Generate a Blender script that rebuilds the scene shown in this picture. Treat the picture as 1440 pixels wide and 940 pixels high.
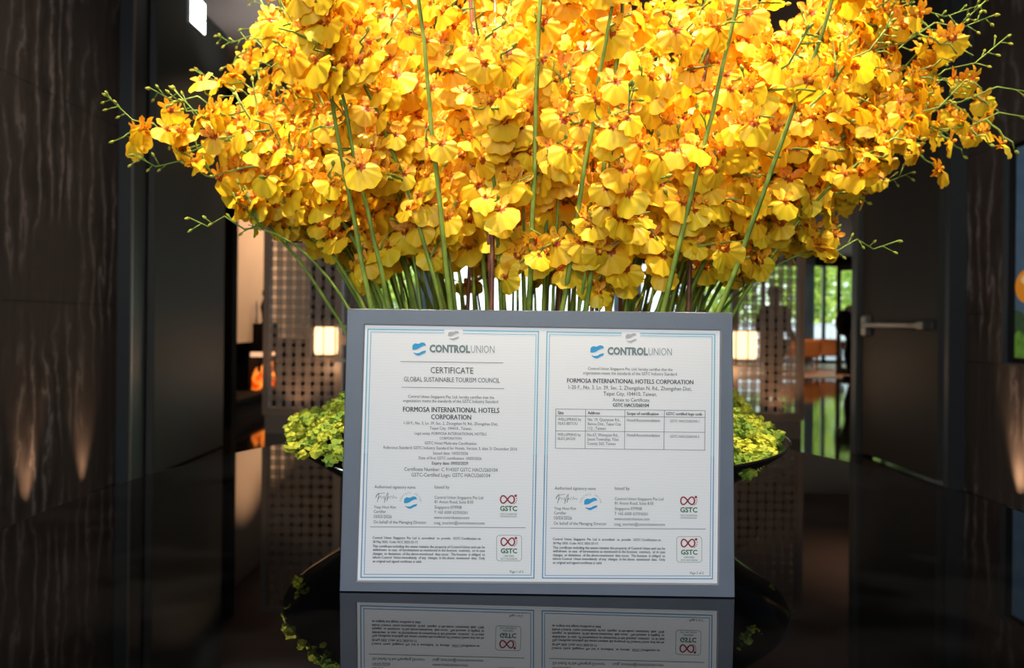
import bpy, bmesh, math, random
import numpy as np
from mathutils import Vector, Matrix
for o in list(bpy.data.objects): bpy.data.objects.remove(o)
S = bpy.context.scene
COL = S.collection
RAD = math.radians
TZ = 0.75            # table top height
H = 1.071            # camera height

# ---------------------------------------------------------------- camera
cam_d = bpy.data.cameras.new('camera'); cam = bpy.data.objects.new('camera', cam_d); COL.objects.link(cam)
cam.location = (0, 0, H); cam.rotation_euler = (RAD(90), RAD(-0.6), 0)
cam_d.sensor_width = 36; cam_d.lens = 27.5; cam_d.shift_y = -17/1440
cam_d.clip_start = .02; cam_d.clip_end = 200
cam_d.dof.use_dof = True; cam_d.dof.focus_distance = .925; cam_d.dof.aperture_fstop = 5.6
S.camera = cam
# ---------------------------------------------------------------- world, sun, daylight
S.view_settings.view_transform = 'Standard'; S.view_settings.look = 'None'
S.view_settings.gamma = 1; S.view_settings.use_curve_mapping = False
S.view_settings.exposure = 0.0
w = bpy.data.worlds.new('world'); S.world = w; w.use_nodes = True
bg = w.node_tree.nodes['Background']; bg.inputs[0].default_value = (.86, .94, 1.0, 1); bg.inputs[1].default_value = 3.2

def light(name, kind, loc, energy, color, rot=(0,0,0), **kw):
    d = bpy.data.lights.new(name, kind); d.energy = energy; d.color = color
    for k, v in kw.items(): setattr(d, k, v)
    o = bpy.data.objects.new(name, d); o.location = loc; o.rotation_euler = rot; COL.objects.link(o); return o
def aim(o, target):
    v = Vector(target) - o.location
    o.rotation_euler = v.to_track_quat('-Z', 'Y').to_euler()
sun = light('sun', 'SUN', (0, -5, 20), 5.0, (1, .95, .85), angle=RAD(2)); aim(sun, (3, 10, 4))
# cool fill light added behind the camera to light the certificates
day = light('cool_front_fill', 'AREA', (-.5, -2.6, 1.9), 104, (.88, .94, 1.0), shape='RECTANGLE', size=3.4, size_y=1.9)
aim(day, (.1, 1.0, 1.0))
# ceiling spotlights over the arrangement
for i, (x, y, tx, ty, e) in enumerate([(-.85, .45, -.22, 1.4, 480), (1.0, .5, .42, 1.4, 480), (.05, 1.5, .05, 1.4, 560), (.0, .1, .05, 1.42, 430)]):
    l = light('ceiling_spotlight', 'SPOT', (x, y, 3.36), e, (1, .84, .60), spot_size=RAD(44 if i == 2 else 34), spot_blend=.6, shadow_soft_size=.05)
    aim(l, (tx, ty, 1.35 if i == 2 else 1.52))
# warm lamps of the lounge behind
for (x, y, z, e) in [(5.5, 17.5, 2.6, 150), (-5.5, 12, 3.1, 50), (3.5, 11, 3.2, 40), (-2.2, 10.5, 3.1, 55), (-1.9, 6.2, 3.2, 10), (0, 18, 2.7, 80)]:
    light('lounge_downlight', 'SPOT', (x, y, z), e*2, (1, .70, .43), spot_size=RAD(130), spot_blend=.5, shadow_soft_size=.06)
for (x, y, tx, ty, tz, e) in [(-1.6, 9.0, -3.1, 9.3, 1.4, 300), (-1.7, 5.9, -1.9, 7.4, .9, 60), (2.1, 5.9, 2.4, 7.4, .9, 60)]:  # unseen warm spots added to brighten the foyer wall and lattice screens
    aim(light('warm_fill_spot', 'SPOT', (x, y, 3.38), e, (1, .66, .42), spot_size=RAD(70), spot_blend=.9, shadow_soft_size=.03), (tx, ty, tz))

for (x, y, tx, e) in [(-1.2, 2.9, -2.55, 60), (1.6, 2.9, 2.97, 34)]:      # unseen fill spots added to brighten the near stone walls
    aim(light('hall_wall_fill', 'SPOT', (x, y, 3.38), e, (1, .84, .72), spot_size=RAD(80), spot_blend=1.0, shadow_soft_size=.04), (tx, 4.5, 1.1))
for (x, y, z, e, c) in [(-2.0, 6.2, 2.7, 24, (.9, .95, 1)), (6.6, 19.6, 1.9, 90, (1, .55, .3)), (4.6, 9.8, 1.7, 70, (1, .6, .38))]:   # upward fill spots added to brighten the ceilings, no cove there
    light('ceiling_fill', 'SPOT', (x, y, z), e, c, (RAD(180), 0, 0), spot_size=RAD(120), spot_blend=1.0, shadow_soft_size=.05)

# ---------------------------------------------------------------- materials
def new_mat(name):
    m = bpy.data.materials.new(name); m.use_nodes = True
    nt = m.node_tree; return m, nt, nt.nodes['Principled BSDF']
def simple(name, col, rough=.5, metal=0, ior=None, emit=None, es=0, bump=0, bscale=60, var=0, vscale=5, spec=None):
    m, nt, p = new_mat(name)
    p.inputs['Base Color'].default_value = (*col, 1); p.inputs['Roughness'].default_value = rough
    p.inputs['Metallic'].default_value = metal
    if ior: p.inputs['IOR'].default_value = ior
    if spec is not None: p.inputs['Specular IOR Level'].default_value = spec
    if emit: p.inputs['Emission Color'].default_value = (*emit, 1); p.inputs['Emission Strength'].default_value = es
    tc = nt.nodes.new('ShaderNodeTexCoord')
    if var:
        n = nt.nodes.new('ShaderNodeTexNoise'); n.inputs['Scale'].default_value = vscale; n.inputs['Detail'].default_value = 5
        r = nt.nodes.new('ShaderNodeValToRGB')
        r.color_ramp.elements[0].position = .3; r.color_ramp.elements[1].position = .7
        r.color_ramp.elements[0].color = (*[c*(1-var) for c in col], 1); r.color_ramp.elements[1].color = (*[min(1, c*(1+var)) for c in col], 1)
        nt.links.new(tc.outputs['Object'], n.inputs['Vector']); nt.links.new(n.outputs['Fac'], r.inputs['Fac']); nt.links.new(r.outputs['Color'], p.inputs['Base Color'])
    if bump:
        n = nt.nodes.new('ShaderNodeTexNoise'); n.inputs['Scale'].default_value = bscale; n.inputs['Detail'].default_value = 4
        b = nt.nodes.new('ShaderNodeBump'); b.inputs['Strength'].default_value = bump; b.inputs['Distance'].default_value = .003
        nt.links.new(tc.outputs['Object'], n.inputs['Vector']); nt.links.new(n.outputs['Fac'], b.inputs['Height']); nt.links.new(b.outputs['Normal'], p.inputs['Normal'])
    return m
def stone_mat():
    m, nt, p = new_mat('veined_brown_stone')
    N = nt.nodes.new; L = nt.links.new
    tc = N('ShaderNodeTexCoord'); mp = N('ShaderNodeMapping'); mp.inputs['Scale'].default_value = (1, 1, .33)
    L(tc.outputs['Object'], mp.inputs['Vector'])
    n1 = N('ShaderNodeTexNoise'); n1.inputs['Scale'].default_value = 2.6; n1.inputs['Detail'].default_value = 7; n1.inputs['Distortion'].default_value = .9
    L(mp.outputs[0], n1.inputs['Vector'])
    n2 = N('ShaderNodeTexNoise'); n2.inputs['Scale'].default_value = 1.5; n2.inputs['Detail'].default_value = 3; L(tc.outputs['Object'], n2.inputs['Vector'])
    mx = N('ShaderNodeMix'); mx.data_type = 'VECTOR'; mx.inputs[0].default_value = .12
    L(mp.outputs[0], mx.inputs[4]); L(n1.outputs['Color'], mx.inputs[5])
    n3 = N('ShaderNodeTexWave'); n3.wave_type = 'BANDS'; n3.bands_direction = 'Y'; n3.inputs['Scale'].default_value = 3.0; n3.inputs['Distortion'].default_value = 11; n3.inputs['Detail'].default_value = 7
    n3.inputs['Detail Scale'].default_value = 1.6; n3.inputs['Detail Roughness'].default_value = .62; L(mx.outputs[1], n3.inputs['Vector'])
    # veins: narrow band of the stretched noise
    r = N('ShaderNodeValToRGB'); e = r.color_ramp.elements
    e[0].position = .0; e[0].color = (.05, .04, .034, 1); e[1].position = 1; e[1].color = (.30, .26, .235, 1)
    q = e.new(.45); q.color = (.085, .067, .056, 1); q = e.new(.86); q.color = (.095, .076, .064, 1); q = e.new(.95); q.color = (.20, .168, .15, 1)
    L(n3.outputs['Fac'], r.inputs['Fac'])
    r2 = N('ShaderNodeValToRGB'); r2.color_ramp.elements[0].position = .42; r2.color_ramp.elements[0].color = (0, 0, 0, 1); r2.color_ramp.elements[1].position = .62
    L(n2.outputs['Fac'], r2.inputs['Fac'])
    mc = N('ShaderNodeMix'); mc.data_type = 'RGBA'; mc.inputs[6].default_value = (.078, .062, .053, 1)
    L(r2.outputs['Color'], mc.inputs[0]); L(r.outputs['Color'], mc.inputs[7]); L(mc.outputs[2], p.inputs['Base Color'])
    p.inputs['Roughness'].default_value = .6; p.inputs['Specular IOR Level'].default_value = .25
    bp = N('ShaderNodeBump'); bp.inputs['Strength'].default_value = .25; bp.inputs['Distance'].default_value = .01
    L(n3.outputs['Fac'], bp.inputs['Height']); L(bp.outputs[0], p.inputs['Normal'])
    return m
def petal_mat(name, base, edge, spot, spot_amt, r0, r1):
    """yellow petal, red-brown freckles toward the flower's middle, light passes through it"""
    m, nt, p = new_mat(name); N = nt.nodes.new; L = nt.links.new
    tc = N('ShaderNodeTexCoord'); ln = N('ShaderNodeVectorMath'); ln.operation = 'LENGTH'; L(tc.outputs['Object'], ln.inputs[0])
    mr = N('ShaderNodeMapRange'); mr.inputs[1].default_value = r0; mr.inputs[2].default_value = r1; mr.inputs[3].default_value = 1; mr.inputs[4].default_value = 0
    L(ln.outputs['Value'], mr.inputs[0])
    no = N('ShaderNodeTexNoise'); no.inputs['Scale'].default_value = 260; no.inputs['Detail'].default_value = 1; L(tc.outputs['Object'], no.inputs['Vector'])
    ad = N('ShaderNodeMath'); ad.operation = 'MULTIPLY_ADD'; ad.inputs[1].default_value = .9; L(no.outputs['Fac'], ad.inputs[0])
    sb = N('ShaderNodeMath'); sb.operation = 'MULTIPLY'; sb.inputs[1].default_value = spot_amt; L(mr.outputs[0], sb.inputs[0]); L(sb.outputs[0], ad.inputs[2])
    th = N('ShaderNodeMapRange'); th.inputs[1].default_value = .72; th.inputs[2].default_value = .86; L(ad.outputs[0], th.inputs[0])
    oi = N('ShaderNodeObjectInfo'); cr = N('ShaderNodeMix'); cr.data_type = 'RGBA'; cr.inputs[6].default_value = (*base, 1); cr.inputs[7].default_value = (*edge, 1)
    L(oi.outputs['Random'], cr.inputs[0])
    mc = N('ShaderNodeMix'); mc.data_type = 'RGBA'; mc.inputs[7].default_value = (*spot, 1); L(cr.outputs[2], mc.inputs[6]); L(th.outputs[0], mc.inputs[0])
    L(mc.outputs[2], p.inputs['Base Color']); p.inputs['Roughness'].default_value = .5
    tr = N('ShaderNodeBsdfTranslucent'); L(mc.outputs[2], tr.inputs['Color'])
    ms = N('ShaderNodeMixShader'); ms.inputs[0].default_value = .38
    out = nt.nodes['Material Output']; L(p.outputs[0], ms.inputs[1]); L(tr.outputs[0], ms.inputs[2]); L(ms.outputs[0], out.inputs[0])
    return m
def leafy_mat(name, a, b, scale, transl=.25):
    m, nt, p = new_mat(name); N = nt.nodes.new; L = nt.links.new
    tc = N('ShaderNodeTexCoord'); no = N('ShaderNodeTexNoise'); no.inputs['Scale'].default_value = scale; no.inputs['Detail'].default_value = 3
    L(tc.outputs['Object'], no.inputs['Vector']); r = N('ShaderNodeValToRGB'); r.color_ramp.elements[0].position = .38; r.color_ramp.elements[1].position = .62
    r.color_ramp.elements[0].color = (*a, 1); r.color_ramp.elements[1].color = (*b, 1); L(no.outputs['Fac'], r.inputs['Fac'])
    L(r.outputs['Color'], p.inputs['Base Color']); p.inputs['Roughness'].default_value = .7
    tr = N('ShaderNodeBsdfTranslucent'); L(r.outputs['Color'], tr.inputs['Color']); ms = N('ShaderNodeMixShader'); ms.inputs[0].default_value = transl
    out = nt.nodes['Material Output']; L(p.outputs[0], ms.inputs[1]); L(tr.outputs[0], ms.inputs[2]); L(ms.outputs[0], out.inputs[0]); return m
def glass_mat():
    m, nt, p = new_mat('window_glass'); N = nt.nodes.new; L = nt.links.new
    t = N('ShaderNodeBsdfTransparent'); t.inputs[0].default_value = (.93, .96, .95, 1); g = N('ShaderNodeBsdfGlossy'); g.inputs['Roughness'].default_value = .01
    f = N('ShaderNodeFresnel'); f.inputs[0].default_value = 1.45; ms = N('ShaderNodeMixShader'); L(f.outputs[0], ms.inputs[0]); L(t.outputs[0], ms.inputs[1]); L(g.outputs[0], ms.inputs[2])
    L(ms.outputs[0], nt.nodes['Material Output'].inputs[0]); return m
def paper_mat():
    m, nt, p = new_mat('certificate_paper'); N = nt.nodes.new; L = nt.links.new
    tc = N('ShaderNodeTexCoord'); wv = N('ShaderNodeTexWave'); wv.wave_type = 'RINGS'; wv.inputs['Scale'].default_value = 90; wv.inputs['Distortion'].default_value = 5; wv.inputs['Detail'].default_value = 1; wv.inputs['Detail Scale'].default_value = .4
    L(tc.outputs['Object'], wv.inputs['Vector']); r = N('ShaderNodeValToRGB'); r.color_ramp.elements[0].color = (.80, .80, .80, 1); r.color_ramp.elements[1].color = (.825, .825, .825, 1)
    L(wv.outputs['Fac'], r.inputs['Fac']); L(r.outputs['Color'], p.inputs['Base Color']); p.inputs['Roughness'].default_value = .6; return m
def shade_mat(name, col, es):
    m, nt, p = new_mat(name); p.inputs['Base Color'].default_value = (.9, .8, .65, 1)
    p.inputs['Emission Color'].default_value = (*col, 1); p.inputs['Emission Strength'].default_value = es; return m
def flame_mat():
    m, nt, p = new_mat('flame'); N = nt.nodes.new; L = nt.links.new
    tc = N('ShaderNodeTexCoord'); no = N('ShaderNodeTexNoise'); no.inputs['Scale'].default_value = 9; L(tc.outputs['Object'], no.inputs['Vector'])
    r = N('ShaderNodeValToRGB'); r.color_ramp.elements[0].position = .4; r.color_ramp.elements[0].color = (.5, .04, .0, 1); r.color_ramp.elements[1].position = .62; r.color_ramp.elements[1].color = (1, .28, .03, 1)
    L(no.outputs['Fac'], r.inputs['Fac']); L(r.outputs['Color'], p.inputs['Emission Color']); p.inputs['Emission Strength'].default_value = 1.6; p.inputs['Base Color'].default_value = (.3, .05, .01, 1); return m
def picture_mat():
    """mottled blue ground of the picture on the display"""
    return simple('picture_blue_ground', (.055, .10, .15), .3, var=.35, vscale=9, emit=(.06, .11, .17), es=.35)
M = dict(
    stone=stone_mat(),
    casing=simple('dark_grey_metal_casing', (.05, .058, .062), .4, .2),
    blackmatt=simple('black_brown_wood', (.012, .009, .007), .8, spec=.06),
    black=simple('black_recess', (.005, .005, .005), .8, spec=.05),
    leaf=simple('dark_door_laminate', (.032, .032, .027), .55, bump=.1, bscale=200),
    post=simple('grey_post', (.055, .062, .06), .4),
    steel=simple('brushed_steel', (.42, .39, .35), .3, .9),
    floor=simple('polished_black_floor', (.012, .010, .009), .06, ior=1.65, var=.2, vscale=1.2),
    woodfloor=simple('lounge_wood_floor', (.30, .15, .07), .4, var=.25, vscale=4),
    ceil=simple('brown_ceiling', (.20, .155, .13), .7),
    wall=simple('dark_brown_wall', (.035, .026, .02), .5),
    beige=simple('warm_beige_wall', (.20, .155, .11), .6, var=.06, vscale=2),
    peach=simple('plaster_wall', (.62, .47, .34), .7, var=.05, vscale=2),
    screen=simple('bronze_grey_screen', (.17, .135, .105), .45, .1),
    plinth=simple('grey_plinth', (.13, .11, .095), .5),
    blackframe=simple('black_window_frame', (.012, .011, .01), .4),
    table=simple('black_glass', (.0025, .0025, .003), .010, ior=2.15),
    tablemetal=simple('black_table_base', (.01, .01, .01), .3),
    bowl=simple('black_lacquer', (.005, .005, .005), .07, ior=1.5),
    stem=leafy_mat('flower_stem_green', (.13, .22, .025), (.26, .36, .05), 30, .1),
    redstem=simple('red_brown_cane', (.20, .07, .04), .5, var=.4, vscale=60),
    bud=leafy_mat('bud_green', (.30, .36, .04), (.5, .48, .06), 60, .2),
    lip=petal_mat('orchid_lip_yellow', (.98, .76, .028), (.98, .62, .02), (.42, .07, .01), .78, .001, .0095),
    sepal=petal_mat('orchid_sepal_yellow', (.97, .58, .022), (.96, .42, .018), (.62, .12, .015), .36, .004, .026),
    moss=leafy_mat('reindeer_moss', (.15, .27, .02), (.52, .52, .035), 26, .15),
    frame=simple('slate_blue_frame', (.115, .14, .18), .45, var=.06, vscale=25, bump=.05, bscale=300),
    lipgrey=simple('frame_inner_lip', (.30, .30, .31), .4),
    paper=paper_mat(), papere=simple('paper_edge', (.85, .85, .85), .6),
    ink=simple('ink_dark_grey', (.045, .042, .045), .7), inkline=simple('ink_rule', (.19, .19, .2), .7),
    inkblue=simple('ink_border_blue', (.06, .27, .50), .7), inkteal=simple('ink_border_teal', (.12, .45, .62), .7),
    logoblue=simple('ink_logo_blue', (.03, .33, .62), .7), logogreen=simple('ink_logo_grey_green', (.17, .235, .235), .7),
    logogrey=simple('ink_logo_silver', (.42, .42, .43), .7), gred=simple('ink_dark_red', (.33, .035, .045), .7), ggreen=simple('ink_dark_green', (.05, .16, .07), .7),
    gbox=simple('ink_pale_green', (.28, .36, .24), .7),
    shade=shade_mat('glowing_lamp_shade', (1, .66, .34), 2.1),
    lampmetal=simple('lamp_metal', (.35, .24, .17), .35, .7),
    flame=flame_mat(), glow=simple('fire_glow_strip', (.9, .6, .4), .5, emit=(1, .55, .3), es=1.0),
    exit=simple('exit_sign_face', (.9, .95, .9), .4, emit=(.9, 1, .95), es=7), exitg=simple('exit_sign_green', (.1, .6, .25), .4, emit=(.35, 1, .5), es=1.6),
    exitb=simple('sign_body', (.5, .52, .52), .4),
    cush=simple('orange_upholstery', (.52, .19, .055), .7), wood=simple('chair_wood', (.28, .10, .03), .45),
    glass=glass_mat(), curtain=leafy_mat('sheer_curtain', (.50, .62, .68), (.58, .70, .75), 3, .5),
    fence=simple('pale_railing', (.55, .62, .68), .5), pave=simple('paving', (.55, .54, .52), .8),
    tree1=leafy_mat('tree_leaves', (.16, .30, .03), (.50, .60, .12), 1.6, .4), bark=simple('bark', (.12, .09, .06), .9),
    skin=simple('skin', (.55, .27, .17), .55), hair=simple('dark_hair', (.012, .01, .009), .5), blackcloth=simple('black_clothing', (.012, .012, .013), .8),
    whitecloth=simple('white_clothing', (.6, .55, .5), .8), redcloth=simple('rust_clothing', (.4, .1, .04), .8), bag=simple('black_bag', (.02, .02, .02), .5),
    pic=picture_mat(), picorange=simple('picture_orange', (.75, .26, .01), .3, emit=(.8, .28, .01), es=.35), pichigh=simple('picture_highlight', (.9, .55, .3), .3, emit=(.9, .6, .3), es=.35),
    picgreen=simple('picture_green', (.10, .25, .03), .3, emit=(.12, .3, .03), es=.3, var=.7, vscale=30), picdark=simple('picture_dark_green', (.03, .07, .03), .3, emit=(.03, .08, .03), es=.3, var=.6, vscale=60),
    pictext=simple('picture_lettering', (.3, .38, .45), .4, emit=(.3, .4, .5), es=.2), screenglass=simple('black_bezel', (.01, .011, .012), .2),
    lampdisc=simple('downlight_lens', (.9, .8, .6), .4, emit=(1, .8, .55), es=1.2),
)
# ---------------------------------------------------------------- helpers
class MB:
    def __init__(s): s.v = []; s.f = []; s.mi = []; s.mats = []
    def m(s, mat):
        if mat is None: return 0
        if mat not in s.mats: s.mats.append(mat)
        return s.mats.index(mat)
    def add(s, vs, fs, mat=None):
        b = len(s.v); k = s.m(mat); s.v += [tuple(v) for v in vs]
        for f in fs: s.f.append(tuple(i+b for i in f)); s.mi.append(k)
        return s
    def box(s, x0, x1, y0, y1, z0, z1, mat=None, bev=0):
        if bev:
            b = bev
            vs = []; 
            for z, i in ((z0, b), (z0+b, 0), (z1-b, 0), (z1, b)):
                q = b if i == 0 else b
                vs += [(x0+q+i, y0+i, z), (x1-q-i, y0+i, z), (x1-i, y0+q+i, z), (x1-i, y1-q-i, z), (x1-q-i, y1-i, z), (x0+q+i, y1-i, z), (x0+i, y1-q-i, z), (x0+i, y0+q+i, z)]
            fs = [tuple(range(7, -1, -1)), tuple(range(24, 32))]
            for r in range(3):
                for k in range(8): fs.append((r*8+k, r*8+(k+1) % 8, r*8+8+(k+1) % 8, r*8+8+k))
            return s.add(vs, fs, mat)
        vs = [(x, y, z) for z in (z0, z1) for x, y in ((x0, y0), (x1, y0), (x1, y1), (x0, y1))]
        return s.add(vs, [(3, 2, 1, 0), (4, 5, 6, 7), (0, 1, 5, 4), (1, 2, 6, 5), (2, 3, 7, 6), (3, 0, 4, 7)], mat)
    def tube(s, pts, rad, n=6, mat=None):
        pts = [Vector(p) for p in pts]; k = len(pts)
        if not hasattr(rad, '__len__'): rad = [rad]*k
        vs = []; up = None
        for i, p in enumerate(pts):
            d = (pts[min(i+1, k-1)] - pts[max(i-1, 0)]).normalized()
            if up is None: up = d.orthogonal().normalized()
            a = (up - d*up.dot(d))
            a = a.normalized() if a.length > 1e-6 else d.orthogonal().normalized(); up = a
            b = d.cross(a)
            for j in range(n):
                t = 2*math.pi*j/n; vs.append(p + (a*math.cos(t) + b*math.sin(t))*rad[i])
        fs = [(i*n+j, i*n+(j+1) % n, (i+1)*n+(j+1) % n, (i+1)*n+j) for i in range(k-1) for j in range(n)]
        fs += [tuple(range(n-1, -1, -1)), tuple(range((k-1)*n, k*n))]
        return s.add(vs, fs, mat)
    def lathe(s, prof, n=64, mat=None, cx=0, cy=0):
        vs = [(cx+r*math.cos(2*math.pi*j/n), cy+r*math.sin(2*math.pi*j/n), z) for r, z in prof for j in range(n)]
        k = len(prof)
        return s.add(vs, [(i*n+j, i*n+(j+1) % n, (i+1)*n+(j+1) % n, (i+1)*n+j) for i in range(k-1) for j in range(n)], mat)
    def blob(s, c, r, mat=None, n=8, m=6):
        rx, ry, rz = r if hasattr(r, '__len__') else (r, r, r)
        vs = [(c[0], c[1], c[2]-rz)]
        for i in range(1, m):
            a = math.pi*i/m
            for j in range(n):
                t = 2*math.pi*j/n; vs.append((c[0]+rx*math.sin(a)*math.cos(t), c[1]+ry*math.sin(a)*math.sin(t), c[2]-rz*math.cos(a)))
        vs.append((c[0], c[1], c[2]+rz)); T = len(vs)-1
        fs = [(0, 1+(j+1) % n, 1+j) for j in range(n)]
        for i in range(m-2):
            fs += [(1+i*n+j, 1+i*n+(j+1) % n, 1+(i+1)*n+(j+1) % n, 1+(i+1)*n+j) for j in range(n)]
        fs += [(1+(m-2)*n+j, 1+(m-2)*n+(j+1) % n, T) for j in range(n)]
        return s.add(vs, fs, mat)
    def mesh(s, name, smooth=False):
        me = bpy.data.meshes.new(name); me.from_pydata(s.v, [], s.f)
        for m in s.mats: me.materials.append(m)
        if len(s.mats) > 1: me.polygons.foreach_set('material_index', s.mi)
        if smooth: me.polygons.foreach_set('use_smooth', [True]*len(me.polygons))
        me.update(); return me
    def build(s, name, mat=None, parent=None, smooth=False, loc=None):
        if mat is not None and not s.mats: s.mats = [mat]
        o = bpy.data.objects.new(name, s.mesh(name, smooth)); COL.objects.link(o)
        if parent is not None: o.parent = parent
        if loc is not None: o.location = loc
        return o
def tag(o, label=None, cat=None, group=None, kind=None):
    if label: o['label'] = label
    if cat: o['category'] = cat
    if group: o['group'] = group
    if kind: o['kind'] = kind
    return o
def empty(name, loc, rz=0, label=None, cat=None, group=None, kind=None):
    o = bpy.data.objects.new(name, None); o.empty_display_size = .05; COL.objects.link(o)
    o.location = loc; o.rotation_euler = (0, 0, rz); return tag(o, label, cat, group, kind)
def inst(name, me, parent=None, mtx=None):
    o = bpy.data.objects.new(name, me); COL.objects.link(o)
    if parent is not None: o.parent = parent
    if mtx is not None: o.matrix_local = mtx
    return o
def struct(name, mb, mat=None): return tag(mb.build(name, mat), kind='structure')

# ================================================================ SETTING
CZ = 3.45
struct('floor', MB().box(-12.2, 12.2, -3.2, 15.7, -.1, 0), M['floor'])
struct('trim_1', MB().box(-12.2, 12.2, 15.7, 22.3, -.1, .012), M['woodfloor'])['label'] = 'warm wooden floor of the lounge beyond the polished black floor'
struct('ceiling', MB().box(-12.2, 12.2, -3.2, 12, CZ, CZ+.2).box(-12.2, 12.2, 12, 12.2, 3.0, CZ+.2).box(-12.2, 12.2, 12.2, 22.3, 3.0, 3.2), M['ceil'])
def stone_wall(name, xface, sgn, y0, y1, joints_y, skip=None):
    w_ = empty(name, (xface, 0, 0), kind='structure'); zs = [0, 1.154, 2.3, CZ]; t = .03
    MB().box(*sorted((sgn*.03, sgn*.22)), y0, y1, 0, CZ).build('backing', M['black'], w_)
    js = [y0]+joints_y+[y1]
    for a, b in zip(js[:-1], js[1:]):
        for c, d in zip(zs[:-1], zs[1:]):
            if skip and a < skip[1] and b > skip[0]:     # around the display niche
                for (u0, u1, v0, v1) in ((a, b, c, min(d, skip[2])), (a, b, max(c, skip[3]), d), (a, min(b, skip[0]), max(c, skip[2]), min(d, skip[3])), (max(a, skip[1]), b, max(c, skip[2]), min(d, skip[3]))):
                    if u1-u0 > .01 and v1-v0 > .01: MB().box(*sorted((0, sgn*t)), u0+.0015, u1-.0015, v0+.0015, v1-.0015).build('stone_panel', M['stone'], w_)
            else: MB().box(*sorted((0, sgn*t)), a+.0015, b-.0015, c+.0015, d-.0015).build('stone_panel', M['stone'], w_)
    return w_
stone_wall('wall_left', -2.55, -1, -3, 5.05, [-1.2, .8, 2.5])
DY0, DY1, DZ0, DZ1 = 3.35, 4.73, .845, 2.18
stone_wall('wall_right', 2.97, 1, -3, 5.12, [-1.2, .8, 2.6], (DY0, DY1, DZ0, DZ1))
struct('wall_back', MB().box(-2.8, 3.2, -3.2, -3, 0, CZ), M['wall'])
# portal partition walls either side of the double doors
struct('wall_portal_left', MB().box(-12.2, -2.50, 5.27, 5.42, 0, CZ), M['wall'])
struct('wall_portal_right', MB().box(3.02, 12.2, 5.32, 5.45, 0, CZ), M['wall'])
# casings
struct('trim_2', MB().box(-2.72, -2.45, 5.05, 5.10, 0, CZ).box(-2.475, -2.45, 5.10, 5.22, 0, CZ), M['casing'])
struct('trim_3', MB().box(2.86, 3.15, 5.12, 5.17, 0, CZ), M['casing'])
struct('trim_4', MB().box(-2.462, -2.45, 5.04, 5.05, 0, CZ), M['steel'])['label'] = 'thin light strip for the highlight along the left door casing'  # strip modelled in place of the bright highlight at the casing gap
struct('trim_5', MB().box(2.86, 3.01, 6.49, 6.6, 0, CZ, bev=.006), M['post'])['label'] = 'grey post at the far end of the open right door'
# open door leaves, standing along the depth
d1 = empty('door_1', (-2.41, 5.27, 0), 0, 'tall dark door leaf standing open at left, with a grey sheen', kind='structure')
MB().box(-.05, 0, 0, 1.28, .01, CZ-.01, bev=.003).build('door_leaf', M['leaf'], d1)
d2 = empty('door_2', (2.90, 5.32, 0), 0, 'dark door leaf standing open at right with a steel push bar', kind='structure')
MB().box(0, .05, 0, 1.14, .02, CZ-.01, bev=.003).build('door_leaf', M['leaf'], d2)
bar = empty('panic_bar', (0, 0, 0)); bar.parent = d2
MB().box(-.075, -.045, .09, 1.02, 1.055, 1.095, bev=.006).build('push_bar', M['steel'], bar)
MB().box(-.05, 0, .98, 1.08, .985, 1.155, bev=.01).build('end_bracket', M['steel'], bar)
MB().box(-.08, 0, .05, .15, 1.045, 1.105, bev=.008).build('end_bracket', M['steel'], bar)
# foyer: lit wall and dark jamb at left
struct('trim_6', MB().box(-3.15, -2.81, 7.85, 8.0, 0, CZ), M['black'])['label'] = 'black jamb beyond the left door leaf'
struct('wall_foyer_left', MB().box(-3.3, -3.1, 8.0, 12, .80, CZ), M['peach'])
struct('wall_far_left', MB().box(-12.2, -4.2, 21.9, 22.1, 0, 3.0), M['beige'])
struct('wall_side_left', MB().box(-12.4, -12.2, 5.2, 22.3, 0, CZ+.1), M['beige'])
struct('wall_side_right', MB().box(12.2, 12.4, 5.2, 22.3, 0, CZ+.1), M['beige'])
# far glazing
def glazing(name, x0, x1, mull, label):
    g = empty(name, (x0, 22, 0), kind='structure'); g['label'] = label; wd = x1-x0
    MB().box(0, wd, -.05, .05, 2.72, 3.0).box(0, wd, -.05, .05, 0, .09).build('window_frame', M['blackframe'], g)
    xs = [i*wd/mull for i in range(mull+1)]
    for x in xs: MB().box(x-.04, x+.04, -.05, .05, .09, 2.72).build('mullion', M['blackframe'], g)
    for a, b in zip(xs[:-1], xs[1:]): MB().box(a+.04, b-.04, -.005, .005, .09, 2.72).build('window_pane', M['glass'], g)
glazing('window_1', -4.2, 3.6, 5, 'bright glazed front in the middle, behind the flower stems')
glazing('window_2', 3.6, 12.2, 5, 'glazed front at right with greenery outside')

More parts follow.
